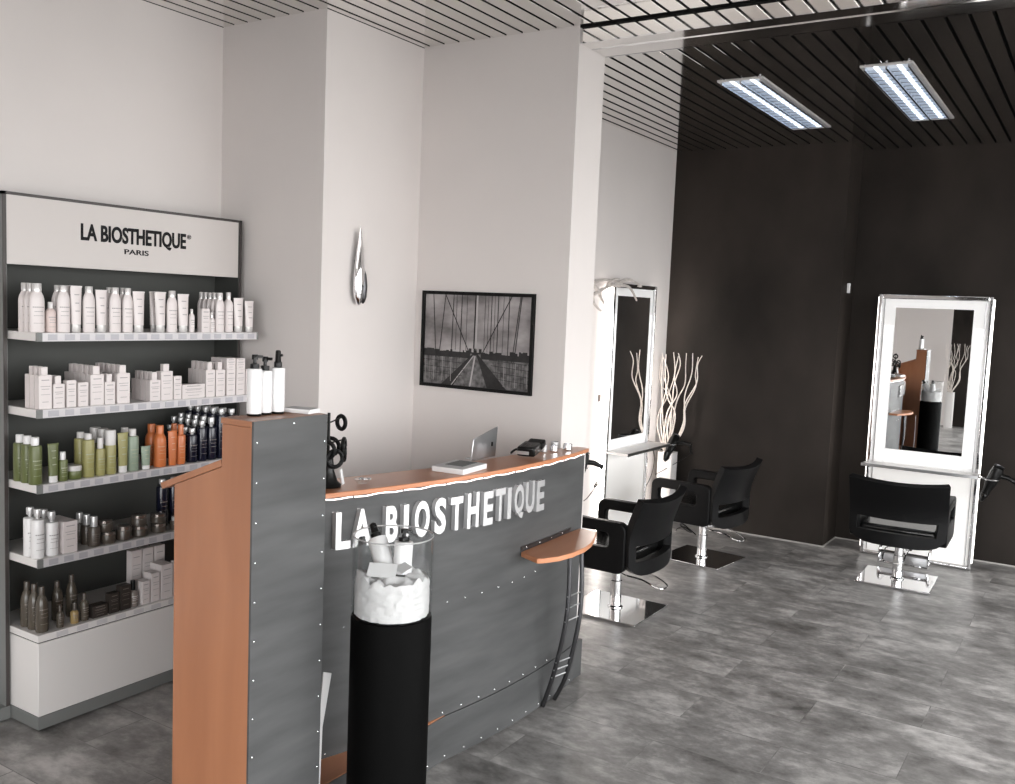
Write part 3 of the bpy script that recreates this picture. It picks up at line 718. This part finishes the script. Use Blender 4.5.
# hair accessory stand with black hair bands
st = thing('accessory_stand', (-1.262, 1.335, ZW), 'small black stand for hair bands beside the tall cabinet', 'stand')
MB().lathe([(.026, 0), (.027, .004), (.020, .010), (.013, .030), (.010, .060), (.004, .066)], (-1.262, 1.335, ZW)).build('base', M_plastic, st)
MB().tube([(-1.262, 1.335, ZW+.06), (-1.262, 1.335, ZW+.145)], .003).build('post', M_plastic, st)
b = MB()
for a, z_ in ((.6, .085), (2.2, .08), (3.9, .09), (5.3, .082), (1.4, .125), (4.5, .125)):
    b.tube([(-1.262, 1.335, ZW+z_), (-1.262+.034*math.cos(a), 1.335+.034*math.sin(a), ZW+z_+.010)], .0016, 6)
b.build('arm', M_plastic, st)
for k, (a, z_, rr_) in enumerate(((.6, .075, .016), (.9, .062, .015), (2.2, .070, .017), (3.9, .080, .016), (5.3, .072, .017), (1.4, .120, .013), (4.5, .118, .014), (5.9, .055, .016))):
    c0 = Vector((-1.262+.030*math.cos(a), 1.335+.030*math.sin(a), ZW+z_+.004)); pp = []
    tq = Vector((-math.sin(a), math.cos(a), 0)); 
    for i in range(20):
        q = 2*PI*i/20; pp.append(c0+tq*rr_*math.cos(q)+Vector((0, 0, 1))*rr_*math.sin(q))
    tag(MB().tube(pp, .0042, 8, closed=True).build('hair_band', M_vinyl), ('glossy black hair band hanging on the accessory stand'), 'hair band', 'black hair bands on the stand')
tag(MB().obox((-1.240, 1.352, ZW+.020), (.002, .014, .030), Matrix.Rotation(.5, 3, 'Z')@Matrix.Rotation(-.2, 3, 'Y')).build('price_card', M_paper), 'little white price card leaning at the accessory stand', 'card')
# clear dish with hair clips
ds = thing('clip_dish', (-1.236, 1.408, ZW), 'tiny clear dish heaped with pale hair clips on the counter', 'dish')
MB().lathe([(.010, 0), (.015, .004), (.017, .009), (.0155, .009), (.013, .005), (.008, .002)], (-1.236, 1.408, ZW), cap1=False).build('dish', M_glass, ds)
for k in range(9):
    a = k*2.4; q = .004+.0011*k; cc = (-1.236+q*math.cos(a), 1.408+q*math.sin(a), ZW+.0075+.0012*(k % 3))
    tag(MB().obox(cc, (.009, .004, .003), Matrix.Rotation(a, 3, 'Z')).build('hair_clip', [M_chrome, M_pink, M_clear][k % 3], bevel=.0006), ('silvery', 'blush pink', 'pale clear')[k % 3]+' little hair clip in the clear dish', 'hair clip', 'hair clips in the dish')
# pale display block and the thin screen
blk = thing('acrylic_block', (-1.186, 1.660, ZW), 'flat milky acrylic block lying on the counter top', 'display block')
R12 = Matrix.Rotation(.10, 3, 'Z')
MB().obox((-1.186, 1.672, ZW+.006), (.080, .106, .012), R12).build('block', M_pure, blk, bevel=.001)
MB().obox((-1.190, 1.684, ZW+.0124), (.045, .066, .0010), R12).build('inset', M_unitlight, blk, smooth=False)
scr = thing('tablet_screen', (-1.238, 1.842, ZW), 'thin silver tablet screen standing upright behind the acrylic block', 'tablet')
b = MB(); b.prism([(1.790, ZW), (1.893, ZW), (1.899, ZW+.072), (1.797, ZW+.050)], -1.240, -1.237, axis='x'); b.build('back_shell', M_brushed, scr, bevel=.0008)
MB().box(-1.2368, -1.2362, 1.872, 1.879, ZW+.026, ZW+.036).build('emblem', M_plastic, scr, smooth=False)
MB().box(-1.262, -1.238, 1.80, 1.885, ZW, ZW+.003).build('foot', M_brushed, scr, bevel=.0006)
# card terminal
tm = thing('card_terminal', (-1.178, 1.955, ZW), 'black card payment terminal with keypad on the counter', 'card terminal')
R3 = Matrix.Rotation(.35, 3, 'Z')@Matrix.Rotation(-.18, 3, 'X')
Rt = Matrix.Rotation(.25, 3, 'Z')
b = MB(); b.obox((-1.178, 1.955, ZW+.0175), (.046, .066, .024), Rt@Matrix.Rotation(.10, 3, 'X')); b.build('housing', M_plastic, tm, bevel=.005, seg=3)
b = MB().obox((-1.180, 1.990, ZW+.026), (.042, .030, .018), Rt@Matrix.Rotation(.25, 3, 'X')); b.build('printer_cover', M_vinyl, tm, bevel=.004)
kp = MB()
for i in range(3):
    for j in range(4): kp.obox(Vector((-1.178, 1.955, ZW+.0300))+Rt@Vector((-.010+.010*i, -.028+.009*j, -.0028+.0009*j)), (.0065, .0055, .002), Rt)
kp.build('keypad', M_trim, tm, bevel=.0006)
MB().obox((-1.174, 1.918, ZW+.012), (.030, .002, .008), Rt).build('card_slot', M_brushed, tm)
MB().tube(spline([(-1.196, 1.968, ZW+.008), (-1.215, 1.955, ZW+.012), (-1.222, 1.945, ZW+.006), (-1.228, 1.95, ZW+.002)], 5), .003).build('cord', M_plastic, tm)
for k, (x, y, rd, hh) in enumerate(((-1.185, 2.035, .009, .020), (-1.170, 2.062, .011, .016), (-1.182, 2.085, .010, .022), (-1.158, 2.112, .012, .016))):
    lb = ('narrow glass cup nearest the card terminal', 'low chrome cup, second from the card terminal', 'tallest glass cup at the counter end', 'widest chrome cup at the very end of the counter')[k]
    g = thing('cup', (x, y, ZW), lb, 'cup', 'small cups at the counter end')
    MB().lathe([(rd*.8, 0), (rd, .002), (rd, hh), (rd*.88, hh), (rd*.85, .003)], (x, y, ZW), cap1=False, seg=18).build('cup_body', M_chrome if k % 2 else M_clear, g)

# white strip leaning in the corner between cabinet and counter
tag(MB().prism([(1.168, .10), (1.183, .10), (1.187, .24), (1.207, .333), (1.187, .341), (1.176, .24)], -1.122, -1.1215+.0015, axis='x').build('cardboard_strip', M_paper, smooth=False), 'narrow white strip of board leaning between cabinet and counter', 'board strip')

# ------------------------------------------------------------------ round pedestal with glass bowl
PX, PY = -1.022, 1.250
tag(MB().lathe([(.0710, .0), (.0710, .448), (.0695, .452), (.0605, .4525)], (PX, PY, .0005), seg=48).build('pedestal', mat('black_pedestal', (.0012, .0012, .0012), .6, spec=.05)), 'round black pedestal column in front of the counter', 'pedestal')
ped_top = .454
bowl = thing('acrylic_drum', (PX, PY, ped_top), 'clear open acrylic drum standing on the black pedestal', 'drum')
rb = .0705
MB().lathe([(rb-.002, 0), (rb, .001), (rb, .140), (rb-.0022, .140), (rb-.0022, .003)], (PX, PY, ped_top), seg=48, cap0=False, cap1=False).build('wall', M_glass, bowl)
rim = [(PX+(rb-.001)*math.cos(2*PI*i/48), PY+(rb-.001)*math.sin(2*PI*i/48), ped_top+.140) for i in range(48)]
MB().tube(rim, .0013, 6, closed=True).build('rim', M_clear, bowl)
# crumpled tissue in the drum
b = MB(); n = 90; rings = []; rt_ = random.Random(3)
import mathutils.noise as mn
for k in range(21):
    z_ = .002+.056*k/20; rings.append([])
    for i in range(n):
        a = 2*PI*i/n; q = rb-.0045-.0060*abs(mn.noise(Vector((math.cos(a)*5.1, math.sin(a)*5.1, z_*90))))
        rings[-1].append(b.bm.verts.new((PX+q*math.cos(a), PY+q*math.sin(a), ped_top+z_+.007*mn.noise(Vector((math.cos(a)*2, math.sin(a)*2, 7)))*(k/20))))
for k in range(1, 19):
    fr = 1-k/19; rings.append([])
    for i in range(n):
        a = 2*PI*i/n; q = (rb-.006)*fr+.001
        hh = .058+.026*abs(mn.noise(Vector((q*math.cos(a)*38, q*math.sin(a)*38, 2))))+.006*fr
        rings[-1].append(b.bm.verts.new((PX+q*math.cos(a), PY+q*math.sin(a), ped_top+hh)))
for A, B in zip(rings, rings[1:]):
    for i in range(n): b._f([A[i], A[(i+1) % n], B[(i+1) % n], B[i]])
b._f(rings[0][::-1]); b._f(rings[-1])
tag(b.build('tissue_paper', M_tissue), 'crumpled white tissue paper filling the lower half of the drum', 'tissue')
pump_bottle((PX-.008, PY+.002, ped_top+.056), .080, 'white spray bottle leaning in the drum towards the tall cabinet', spray=True, rd=.0175, tilt=(.15, -.55, -.55))
pump_bottle((PX+.008, PY+.016, ped_top+.066), .060, 'upright white pump bottle in the middle of the drum', rd=.0165, tilt=(-.1, .02, .6))
tag(MB().obox((PX-.002, PY-.026, ped_top+.082), (.050, .030, .0012), Matrix.Rotation(.5, 3, 'Z')@Matrix.Rotation(.62, 3, 'X')).build('leaflet', M_paper, smooth=False), 'white leaflet lying at the front of the drum tissue', 'leaflet')
tag(MB().obox((PX+.026, PY-.006, ped_top+.088), (.045, .022, .0012), Matrix.Rotation(-.5, 3, 'Z')@Matrix.Rotation(.5, 3, 'X')).build('leaflet', M_paper, smooth=False), 'second white leaflet in the drum, beside the upright bottle', 'leaflet')

# ------------------------------------------------------------------ picture and wall ornament
pic = thing('framed_picture', (-1.552, Y2, .892), 'black-framed monochrome picture of a cable bridge roadway', 'picture')
px0, px1, pz0, pz1 = -1.749, -1.354, .750, 1.036; fy = Y2-.010
outer = [(px0, pz0), (px1, pz0), (px1, pz1), (px0, pz1)]; w_ = .010
inner = [(px0+w_, pz0+w_), (px1-w_, pz0+w_), (px1-w_, pz1-w_), (px0+w_, pz1-w_)]
MB().ring_prism(outer, inner, fy, Y2-.0005, axis='y').build('frame', M_frame, pic, smooth=False)
def print_mat():
    m, nt, b_ = nm('monochrome_print_sky'); N = nt.nodes; L = nt.links
    tc = N.new('ShaderNodeTexCoord'); mp = N.new('ShaderNodeMapping'); mp.inputs['Scale'].default_value = (1.5, 1, 3)
    n1 = N.new('ShaderNodeTexNoise'); n1.inputs['Scale'].default_value = 2.2; n1.inputs['Detail'].default_value = 6
    cr = N.new('ShaderNodeValToRGB'); cr.color_ramp.elements[0].color = (.11, .10, .10, 1); cr.color_ramp.elements[1].color = (.42, .39, .39, 1)
    cr.color_ramp.elements[0].position = .35; cr.color_ramp.elements[1].position = .62
    L.new(tc.outputs['Object'], mp.inputs[0]); L.new(mp.outputs[0], n1.inputs['Vector']); L.new(n1.outputs['Fac'], cr.inputs[0]); L.new(cr.outputs[0], b_.inputs['Base Color'])
    b_.inputs['Roughness'].default_value = .35; return m
M_pgrey = mat('print_mid_grey', (.12, .115, .115), .4, var=.7, vscale=40); M_pdark = mat('print_dark', (.012, .011, .011), .5, var=.5, vscale=60); M_plight = mat('print_light', (.42, .40, .40), .4)
qx0, qx1, qz0, qz1 = px0+w_, px1-w_, pz0+w_, pz1-w_; W_ = qx1-qx0; H_ = qz1-qz0
def pb(): return MB()
b = MB(); yb = Y2-.004
b.mi = 0; b.box(qx0, qx1, yb, yb+.003, qz0, qz1)
def poly(pts, mi, lay):
    b.mi = mi; b.prism([(qx0+u_*W_, qz0+v_*H_) for u_, v_ in pts], yb-.0002*lay-.0002, yb-.0002*lay, axis='y')
def seg_(u0, v0, u1, v1, t_, mi, lay):
    d_ = Vector((u1-u0, (v1-v0)*H_/W_)); n_ = Vector((-d_.y, d_.x)).normalized()*t_/2
    b.mi = mi; b.prism([(qx0+W_*(u0+n_.x), qz0+H_*v0+W_*n_.y), (qx0+W_*(u1+n_.x), qz0+H_*v1+W_*n_.y), (qx0+W_*(u1-n_.x), qz0+H_*v1-W_*n_.y), (qx0+W_*(u0-n_.x), qz0+H_*v0-W_*n_.y)], yb-.0002*lay-.0002, yb-.0002*lay, axis='y')
hz = .36
poly([(0, 0), (1, 0), (1, hz-.04), (.52, hz), (0, hz-.02)], 1, 1)                  # water and town
rs = random.Random(5); uu = 0
while uu < .98:
    wd = .012+rs.random()*.03; hh = .01+rs.random()*.035*(1.4 if uu > .55 else .8)
    if abs(uu-.5) > .05: poly([(uu, hz-.05), (uu+wd, hz-.05), (uu+wd, hz+hh), (uu, hz+hh)], 2, 2)
    uu += wd
poly([(.18, 0), (.80, 0), (.525, hz), (.475, hz)], 2, 3)                              # deck
poly([(.30, 0), (.62, 0), (.515, hz-.01), (.485, hz-.01)], 1, 4)
seg_(.46, 0, .50, hz-.02, .014, 3, 5); seg_(.28, 0, .485, hz-.02, .008, 3, 5); seg_(.66, 0, .517, hz-.02, .008, 2, 5)
poly([(.44, hz), (.56, hz), (.56, hz+.06), (.535, hz+.06), (.535, hz+.02), (.515, hz+.02), (.515, hz+.06), (.485, hz+.06), (.485, hz+.02), (.465, hz+.02), (.465, hz+.06), (.44, hz+.06)], 2, 5)
seg_(.485, hz+.06, .49, 1, .010, 2, 5); seg_(.505, hz+.04, .505, 1, .016, 3, 5)
seg_(.20, 1, .44, hz+.02, .007, 2, 6); seg_(.82, 1, .57, hz+.02, .007, 2, 6)
for u0, u1 in ((.08, .12), (.20, .15), (.28, .27), (.36, .355), (.91, .86), (.80, .80), (.70, .70), (.64, .64), (.90, .84)): seg_(u0, 1, u1, hz-.06, .006, 2, 6)
for u0 in (.31, .41, .58, .61, .67, .75): seg_(u0, 1, u0, hz+.03, .003, 2, 6)
for v_ in (.10, .17, .24, .30):
    seg_(0, v_+.03, .36+.25*(v_), v_+.01, .004, 2, 6); seg_(1, v_-.02, .70-.2*v_, v_+.01, .004, 2, 6)
for k in range(12): seg_(.02+.028*k, .04, .02+.028*k, .31, .003, 3 if k % 3 == 0 else 2, 7)
for k in range(12): seg_(.98-.026*k, .03, .98-.026*k, .29, .003, 3 if k % 4 == 0 else 2, 7)
b.build('print', [print_mat(), M_pgrey, M_pdark, M_plight], pic, smooth=False)
# chrome drop-shaped ornament on the stepped wall
orn = thing('wall_ornament', (XB, 1.97, .985), 'long chrome teardrop ornament hanging on the white wall', 'ornament')
prof = [(.0005, 0), (.009, .006), (.0175, .022), (.0215, .045), (.0215, .070), (.0185, .105), (.0135, .145), (.0075, .185), (.003, .210), (.0004, .219)]
MB().lathe(prof, (XB+.016, 1.972, .985), seg=32, sx=.62).build('drop', M_chrome, orn)
MB().lathe([(.0005, -.001), (.006, .004), (.0115, .020), (.013, .05), (.009, .080), (.001, .10)], (XB+.021, 1.984, .990), seg=20, sx=.8).build('leaf', M_darksteel, orn)
MB().box(XB, XB+.012, 1.968, 1.976, 1.09, 1.11).build('hook', M_darksteel, orn)

# ------------------------------------------------------------------ lit mirror stations
def station(label, loc, rot, glass, tray=True, name='mirror_station', gap=.0, tube_mat=None):
    """local: mirror faces +Y', width along X', wall behind at -Y'"""
    W = .2165; H = 1.115; T = .0285
    s = thing(name, loc, label, 'lit mirror', 'lit mirror stations', rot)
    gx0, gx1, gz0, gz1 = glass
    MB().box(-W+.012, W-.012, -T, -.006, .012, H-.012).build('body', M_white, s, local=True, smooth=False)
    # lit opal panel round the mirror glass
    b = MB()
    for x0, x1, z0, z1 in ((-W+.014, gx0, .385, H-.016), (gx1, W-.014, .385, H-.016), (gx0, gx1, .385, gz0), (gx0, gx1, gz1, H-.016)): b.box(x0, x1, -.006, -.002, z0, z1)
    b.build('lit_surround', M_opal, s, local=True, smooth=False)
    MB().box(-W+.014, W-.014, -.006, -.002, .018, .385).build('lower_panel', M_opal_low, s, local=True, smooth=False)
    for x0, x1 in ((-W+.028, gx0-.006), (gx1+.006, W-.028)):
        MB().box(x0, x1, -.003, -.0012, .42, .985).build('light_strip', M_strip, s, local=True, bevel=.004)
    MB().box(gx0, gx1, -.003, -.0012, .412, gz0-.008).build('light_strip', M_strip, s, local=True, bevel=.004)
    MB().box(gx0, gx1, -.006, -.0028, gz0, gz1).build('mirror_glass', M_mirror, s, local=True, smooth=False)
    # chrome profile frame
    for x in (-W, W-.014): MB().box(x, x+.014, -T+.004, .006, 0, H).build('frame_post', M_chrome, s, local=True, bevel=.004, seg=3)
    for z_, hh_ in ((0, .014), (H-.020, .020)): MB().box(-W+.014, W-.014, -T+.004, .006, z_, z_+hh_).build('frame_rail', M_chrome, s, local=True, bevel=.004, seg=3)
    b = MB(); b.box(-W+.022, -W+.026, -.002, .0005, .02, H-.02); b.box(W-.026, W-.022, -.002, .0005, .02, H-.02); b.build('inner_bead', M_brushed, s, local=True, smooth=False)
    for sx in (-1, 1):
        MB().box(min(sx*(W+.0003), sx*(W+.0030)), max(sx*(W+.0003), sx*(W+.0030)), -T+.001, .000, .03, H-.012).build('side_light', tube_mat or M_tube, s, local=True, smooth=False)
    if gap:
        b = MB(); b.box(-.12, -.09, -T-gap, -T, .25, .29); b.box(.09, .12, -T-gap, -T, .25, .29); b.box(-.12, -.09, -T-gap, -T, .95, .99); b.box(.09, .12, -T-gap, -T, .95, .99)
        b.build('wall_bracket', M_brushed, s, local=True, smooth=False)
    # shelf tray with side holder
    MB().box(-W-.006, W, .008, .105, .396, .405).build('tray', M_white, s, local=True, bevel=.001)
    MB().box(-W-.008, W+.002, .103, .107, .394, .4065).build('tray_edge', M_brushed, s, local=True, smooth=False)
    return s
M_opal_low = mat('lit_lower_panel', (.80, .80, .79), .4, emit=.34, ecol=(1, .95, .90))
def holder(parent, x0, x1, y):
    MB().tube([(x0, y, .400), (x1, y, .400)], .0045, 8).build('holder_bar', M_chrome, parent, local=True)
    ring = [(x1-.026+.026*math.cos(2*PI*i/20), y+.026*math.sin(2*PI*i/20), .398) for i in range(20)]
    MB().tube(ring, .0025, 6, closed=True).build('holder_ring', M_chrome, parent, local=True)
m2 = station('tall lit mirror with chrome frame against the dark wall behind the third chair', (-.6165, 4.192, 0), PI, (-.1480, .1480, .464, 1.060), gap=.170, tube_mat=mat('lit_side_tube_soft', (1, 1, 1), .4, emit=4, ecol=(1, .95, .90)))
holder(m2, -.2165, -.248, .092)
m1 = station('tall lit mirror on the white wall with driftwood on top', (-1.750, 3.740, 0), -PI/2, (-.166, .166, .450, 1.062))
holder(m1, -.2165, -.240, .098)
m0 = station('lit mirror on the white wall hidden behind the pier', (-1.750, 2.86, 0), -PI/2, (-.1415, .1415, .468, 1.060))
holder(m0, -.2165, -.240, .098)
tag(MB().box(XB, XB+.006, 3.492, 3.519, .616, .646).build('wall_socket', M_socket, bevel=.002), 'small brownish power socket on the glowing wall beside the mirror', 'socket')
tag(MB().box(XS, XS+.012, 4.274, 4.290, 1.117, 1.160).build('wall_sensor', M_pure, bevel=.002), 'small white sensor box high on the dark wall corner', 'sensor')
# chrome footrest in front of the far mirror
fr = thing('footrest', (-.63, 4.07, 0), 'chrome footrest bracket standing before the tall mirror', 'footrest')
for x in (-.728, -.540):
    MB().tube(spline([(x, 4.055, .004), (x, 4.058, .060), (x+.003, 4.075, .084), (x+.004, 4.13, .088), (x+.004, 4.178, .088)], 4), .006, 10).build('bracket', M_chrome, fr)
MB().tube([(-.728, 4.055, .055), (-.540, 4.055, .055)], .0075, 10).build('foot_bar', M_chrome, fr)
MB().tube([(-.728, 4.055, .012), (-.540, 4.055, .012)], .0055, 10).build('floor_bar', M_chrome, fr)
b = MB().box(-.722, -.546, 4.052, 4.060, .012, .055); b.build('footplate', M_brushed, fr)

# hair dryers hanging on the stations
def dryer(loc, axis, grip, label, cord):
    d = thing('hair_dryer', loc, label, 'hair dryer', 'black hair dryers')
    zz = Vector(axis).normalized(); xx = Vector(grip); xx = (xx-zz*xx.dot(zz)).normalized(); yy_ = zz.cross(xx)
    R = Matrix((xx, yy_, zz)).transposed(); o = Vector(loc)
    MB().lathe([(.012, -.060), (.020, -.055), (.0225, -.035), (.022, .010), (.017, .030), (.0145, .045), (.014, .062)], o, seg=20, R=R).build('barrel', M_plastic, d)
    MB().lathe([(.014, .060), (.015, .064), (.008, .090), (.006, .092)], o, seg=16, R=R, sx=1.0, sy=1.9).build('nozzle', M_plastic, d)
    MB().lathe([(.020, -.062), (.016, -.065), (.014, -.060)], o, seg=20, R=R).build('intake_grille', M_darksteel, d)
    MB().tube([o+R@Vector((.014, 0, -.028)), o+R@Vector((.045, 0, -.034)), o+R@Vector((.082, 0, -.030))], .011, 12, taper=.009).build('handle', M_plastic, d)
    pts_ = []; st_ = o+R@Vector((.080, 0, -.030)); en_ = Vector(cord[0])
    for k in range(100):
        t_ = k/99; a_ = t_*2*PI*10; base_ = st_.lerp(en_, t_)+Vector((0, 0, -.015*math.sin(PI*t_)))
        pts_.append(base_+Vector((.0045*math.sin(a_), .003*math.sin(a_), .0045*math.cos(a_))))
    MB().tube(pts_, .0018, 5).build('coiled_cord', M_plastic, d)
    if len(cord) > 1: MB().tube(spline([Vector(c) for c in cord], 6), .0018, 5).build('cord', M_plastic, d)
    return d
dryer((-1.652, 4.003, .392), (0, -.15, -.125), (.3, .5, .35), 'black hair dryer hanging by the twig vase', [(-1.60, 4.13, .350), (-1.66, 4.10, .30), (-1.74, 4.04, .24)])
dryer((-.3425, 4.100, .395), (-.05, 0, -.13), (1, .1, -.1), 'black hair dryer hanging beside the tall mirror at the dark wall', [(-.20, 4.10, .340)])
dryer((-1.652, 3.125, .398), (0, -.05, -.10), (.5, .5, .1), 'black hair dryer hanging at the end of the counter', [(-1.60, 3.15, .33), (-1.63, 3.19, .30), (-1.68, 3.2, .25), (-1.74, 3.15, .24), (-1.778, 3.10, .26)])
# hanging dark cable under the first tray
tag(MB().tube(spline([(-1.735, 3.965, .39), (-1.725, 3.985, .33), (-1.74, 4.0, .25), (-1.772, 4.01, .18)], 6), .0022, 6).build('power_cable', M_plastic), 'thin dark cable hanging beside the lit mirror by the corner', 'cable')
tag(MB().tube(spline([(-1.60, 3.99, .004), (-1.57, 3.93, .03), (-1.53, 3.90, .05), (-1.51, 3.95, .02), (-1.55, 4.01, .006), (-1.60, 4.04, .02), (-1.56, 3.97, .045), (-1.50, 3.98, .004)], 6), .003, 6).build('power_cable', M_plastic), 'black cable lying in loops on the floor behind the second chair', 'cable')

# driftwood on top of the mirror
dw = MB()
for L_ in ([(3.268, 1.057), (3.311, 1.072), (3.378, 1.09), (3.459, 1.107), (3.51, 1.124), (3.553, 1.133)], [(3.311, 1.072), (3.269, 1.099), (3.316, 1.113), (3.375, 1.12), (3.448, 1.116), (3.481, 1.104)],
           [(3.311, 1.072), (3.333, 1.048), (3.366, 1.021)], [(3.268, 1.057), (3.273, 1.030), (3.308, 1.006), (3.344, .996)], [(3.409, 1.099), (3.568, 1.100), (3.654, 1.045)], [(3.46, 1.103), (3.56, 1.128), (3.62, 1.122), (3.692, 1.108), (3.66, 1.106)], [(3.378, 1.09), (3.42, 1.12), (3.48, 1.128)]):
    k = len(L_); pts_ = spline([(-1.715-.012*math.sin(3*y), y, z_) for y, z_ in L_], 5)
    dw.tube(pts_, .0078, 8, taper=.0035)
tag(dw.build('driftwood_branch', M_antler), 'pale forked driftwood branch lying across the top of the lit mirror', 'branch')

# twig vase in the corner, and its twin seen only in the far mirror
def twig_vase(loc, label, lab2):
    v = thing('floor_vase', loc, label, 'vase', 'tall white floor vases')
    x, y, z_ = loc
    outer = rrect(x-.036, x+.036, y-.036, y+.036, .004, 2); inner = rrect(x-.033, x+.033, y-.033, y+.033, .003, 2)
    MB().ring_prism(outer, inner, 0.002, .345).build('vase_body', M_white, v)
    MB().box(x-.033, x+.033, y-.033, y+.033, .01, .30).build('filling', M_carton, v, smooth=False)
    tw = thing('twig_bunch', (x, y, .30), lab2, 'twigs', 'bunches of curly twigs')
    T_ = [[(-1.721, .808), (-1.711, .71), (-1.669, .606), (-1.661, .549), (-1.679, .481), (-1.670, .38)], [(-1.669, .815), (-1.658, .714), (-1.687, .605), (-1.722, .527), (-1.727, .46), (-1.70, .38)],
          [(-1.617, .814), (-1.617, .749), (-1.616, .668), (-1.643, .6), (-1.656, .525), (-1.662, .39)], [(-1.643, .813), (-1.631, .757), (-1.655, .665), (-1.661, .549), (-1.684, .39)],
          [(-1.531, .808), (-1.55, .762), (-1.549, .682), (-1.598, .58), (-1.601, .489), (-1.64, .38)], [(-1.578, .817), (-1.577, .72), (-1.604, .612), (-1.596, .474), (-1.645, .37)],
          [(-1.694, .805), (-1.694, .727), (-1.678, .605), (-1.638, .527), (-1.660, .38)], [(-1.725, .76), (-1.712, .60), (-1.700, .486), (-1.680, .385)], [(-1.735, .806), (-1.726, .667), (-1.668, .59), (-1.666, .39)],
          [(-1.556, .80), (-1.565, .72), (-1.560, .66), (-1.60, .56), (-1.605, .46), (-1.65, .37)], [(-1.632, .80), (-1.645, .70), (-1.63, .62), (-1.675, .53), (-1.69, .38)], [(-1.71, .79), (-1.68, .70), (-1.70, .58), (-1.71, .50), (-1.69, .38)]]
    rg = random.Random(11)
    for k, L_ in enumerate(T_):
        dy = (rg.random()-.5)*.07
        pts_ = [(x+(a+1.668)*1.03, y+dy*min(1, max(0, (zz-.36)/.3)), .30+(zz-.30)*1.0) for a, zz in L_]+[(x+(k % 4-1.5)*.012, y+(k % 3-1)*.012, .302)]
        MB().tube(spline(pts_[::-1], 6), .0040, 7, taper=.0020).build('twig', M_twig, tw)
    return v
twig_vase((-1.712, 4.108, 0), 'tall square white floor vase in the corner by the dark wall', 'bunch of bleached curly twigs in the corner vase')
twig_vase((-1.250, -1.50, 0), 'white floor vase behind the photographer, visible only in the far mirror', 'curly twigs behind the photographer, seen only in the far mirror')

# ------------------------------------------------------------------ styling chairs
def make_chair(label, loc, rot):
    """local frame: the sitter faces +Y'"""
    c = thing('styling_chair', loc, label, 'salon chair', 'black styling chairs', rot)
    MB().box(-.132, .132, -.135, .135, .0015, .0085).build('base_plate', M_chrome, c, local=True, bevel=.0012)
    MB().lathe([(.026, .0085), (.025, .012), (.0195, .016), (.0195, .10), (.0165, .102), (.0165, .172)], seg=28).build('column', M_chrome, c, local=True)
    MB().box(-.06, .06, -.06, .06, .166, .176).build('seat_mount', M_darksteel, c, local=True, bevel=.002)
    lv = [(-.018, -.012, .135), (-.040, -.05, .135), (-.038, -.11, .130), (-.036, -.155, .114), (-.018, -.175, .108), (.018, -.175, .108), (.036, -.155, .114), (.038, -.11, .130), (.040, -.05, .135), (.018, -.012, .135)]
    MB().tube(spline(lv, 4), .0030, 7).build('pump_lever', M_chrome, c, local=True)
    MB().lathe([(.008, 0), (.008, .02), (.005, .022)], (.022, .012, .128), seg=10, R=Matrix.Rotation(PI/2, 3, 'Y')).build('lever_knob', M_plastic, c, local=True)
    # armrest side panels with a slot
    for sx in (-1, 1):
        out = [(-.125, .172), (.10, .172)]
        o_ = rrect(-.104, .155, .172, .336, .028, 6); i_ = rrect(-.045, .125, .250, .300, .016, 6)
        a, b2 = (sx*.140, sx*.172) if sx > 0 else (sx*.172, sx*.140)
        MB().ring_prism(o_, i_, a, b2, axis='x').build('armrest', M_vinyl, c, local=True, bevel=.006, seg=3)
    MB().box(-.139, .139, -.088, .150, .176, .226).build('seat', M_seat, c, local=True, bevel=.014, seg=3)
    # curved back shell with a see-through slot above its lower band
    us = [-.172, -.166, -.156, -.143, -.141, -.115, -.08, -.04, 0, .04, .08, .115, .141, .143, .156, .166, .172]
    vs = [0, .05, .12, .20, .28, .30, .38, .40, .48, .60, .75, .90, .97, 1]
    b = MB(); g = {}
    for i, u_ in enumerate(us):
        k = abs(u_)/.172
        for j, v_ in enumerate(vs):
            zb = .162+.040*k**6; zt_ = .422-.012*(1-k*k)
            if v_ <= .3: z_ = zb+(.212-zb)*(v_/.3)
            else: z_ = .212+(zt_-.212)*(v_-.3)/.7
            hgt = (z_-.16)/.26
            ln = max(0, min(1, (z_-.285)/.135)); y_ = -.090-.032*(1-k*k)-.048*ln**1.2-.006*(1-hgt)
            uu_ = u_*(.930+.045*hgt)
            g[i, j] = b.bm.verts.new((uu_, y_, z_))
    for i in range(len(us)-1):
        for j in range(len(vs)-1):
            um = (us[i]+us[i+1])/2; vm = (vs[j]+vs[j+1])/2
            if abs(um) < .141 and .31 < vm < .47: continue
            b._f([g[i, j], g[i+1, j], g[i+1, j+1], g[i, j+1]])
    b.build('backrest', M_vinyl, c, local=True, solid=-.026, bevel=.005, seg=3)
    return c
chair = make_chair('black styling chair nearest the counter, its chrome plate lit white', (-1.323, 2.797, 0), PI/2)
def setc(): pass
dup(chair, (-1.335, 3.620, 0), 'black styling chair in the corner between white wall and dark wall', rot=PI/2-.10)
dup(chair, (-.617, 3.830, 0), 'black styling chair seen from behind in front of the tall mirror', rot=0.03)
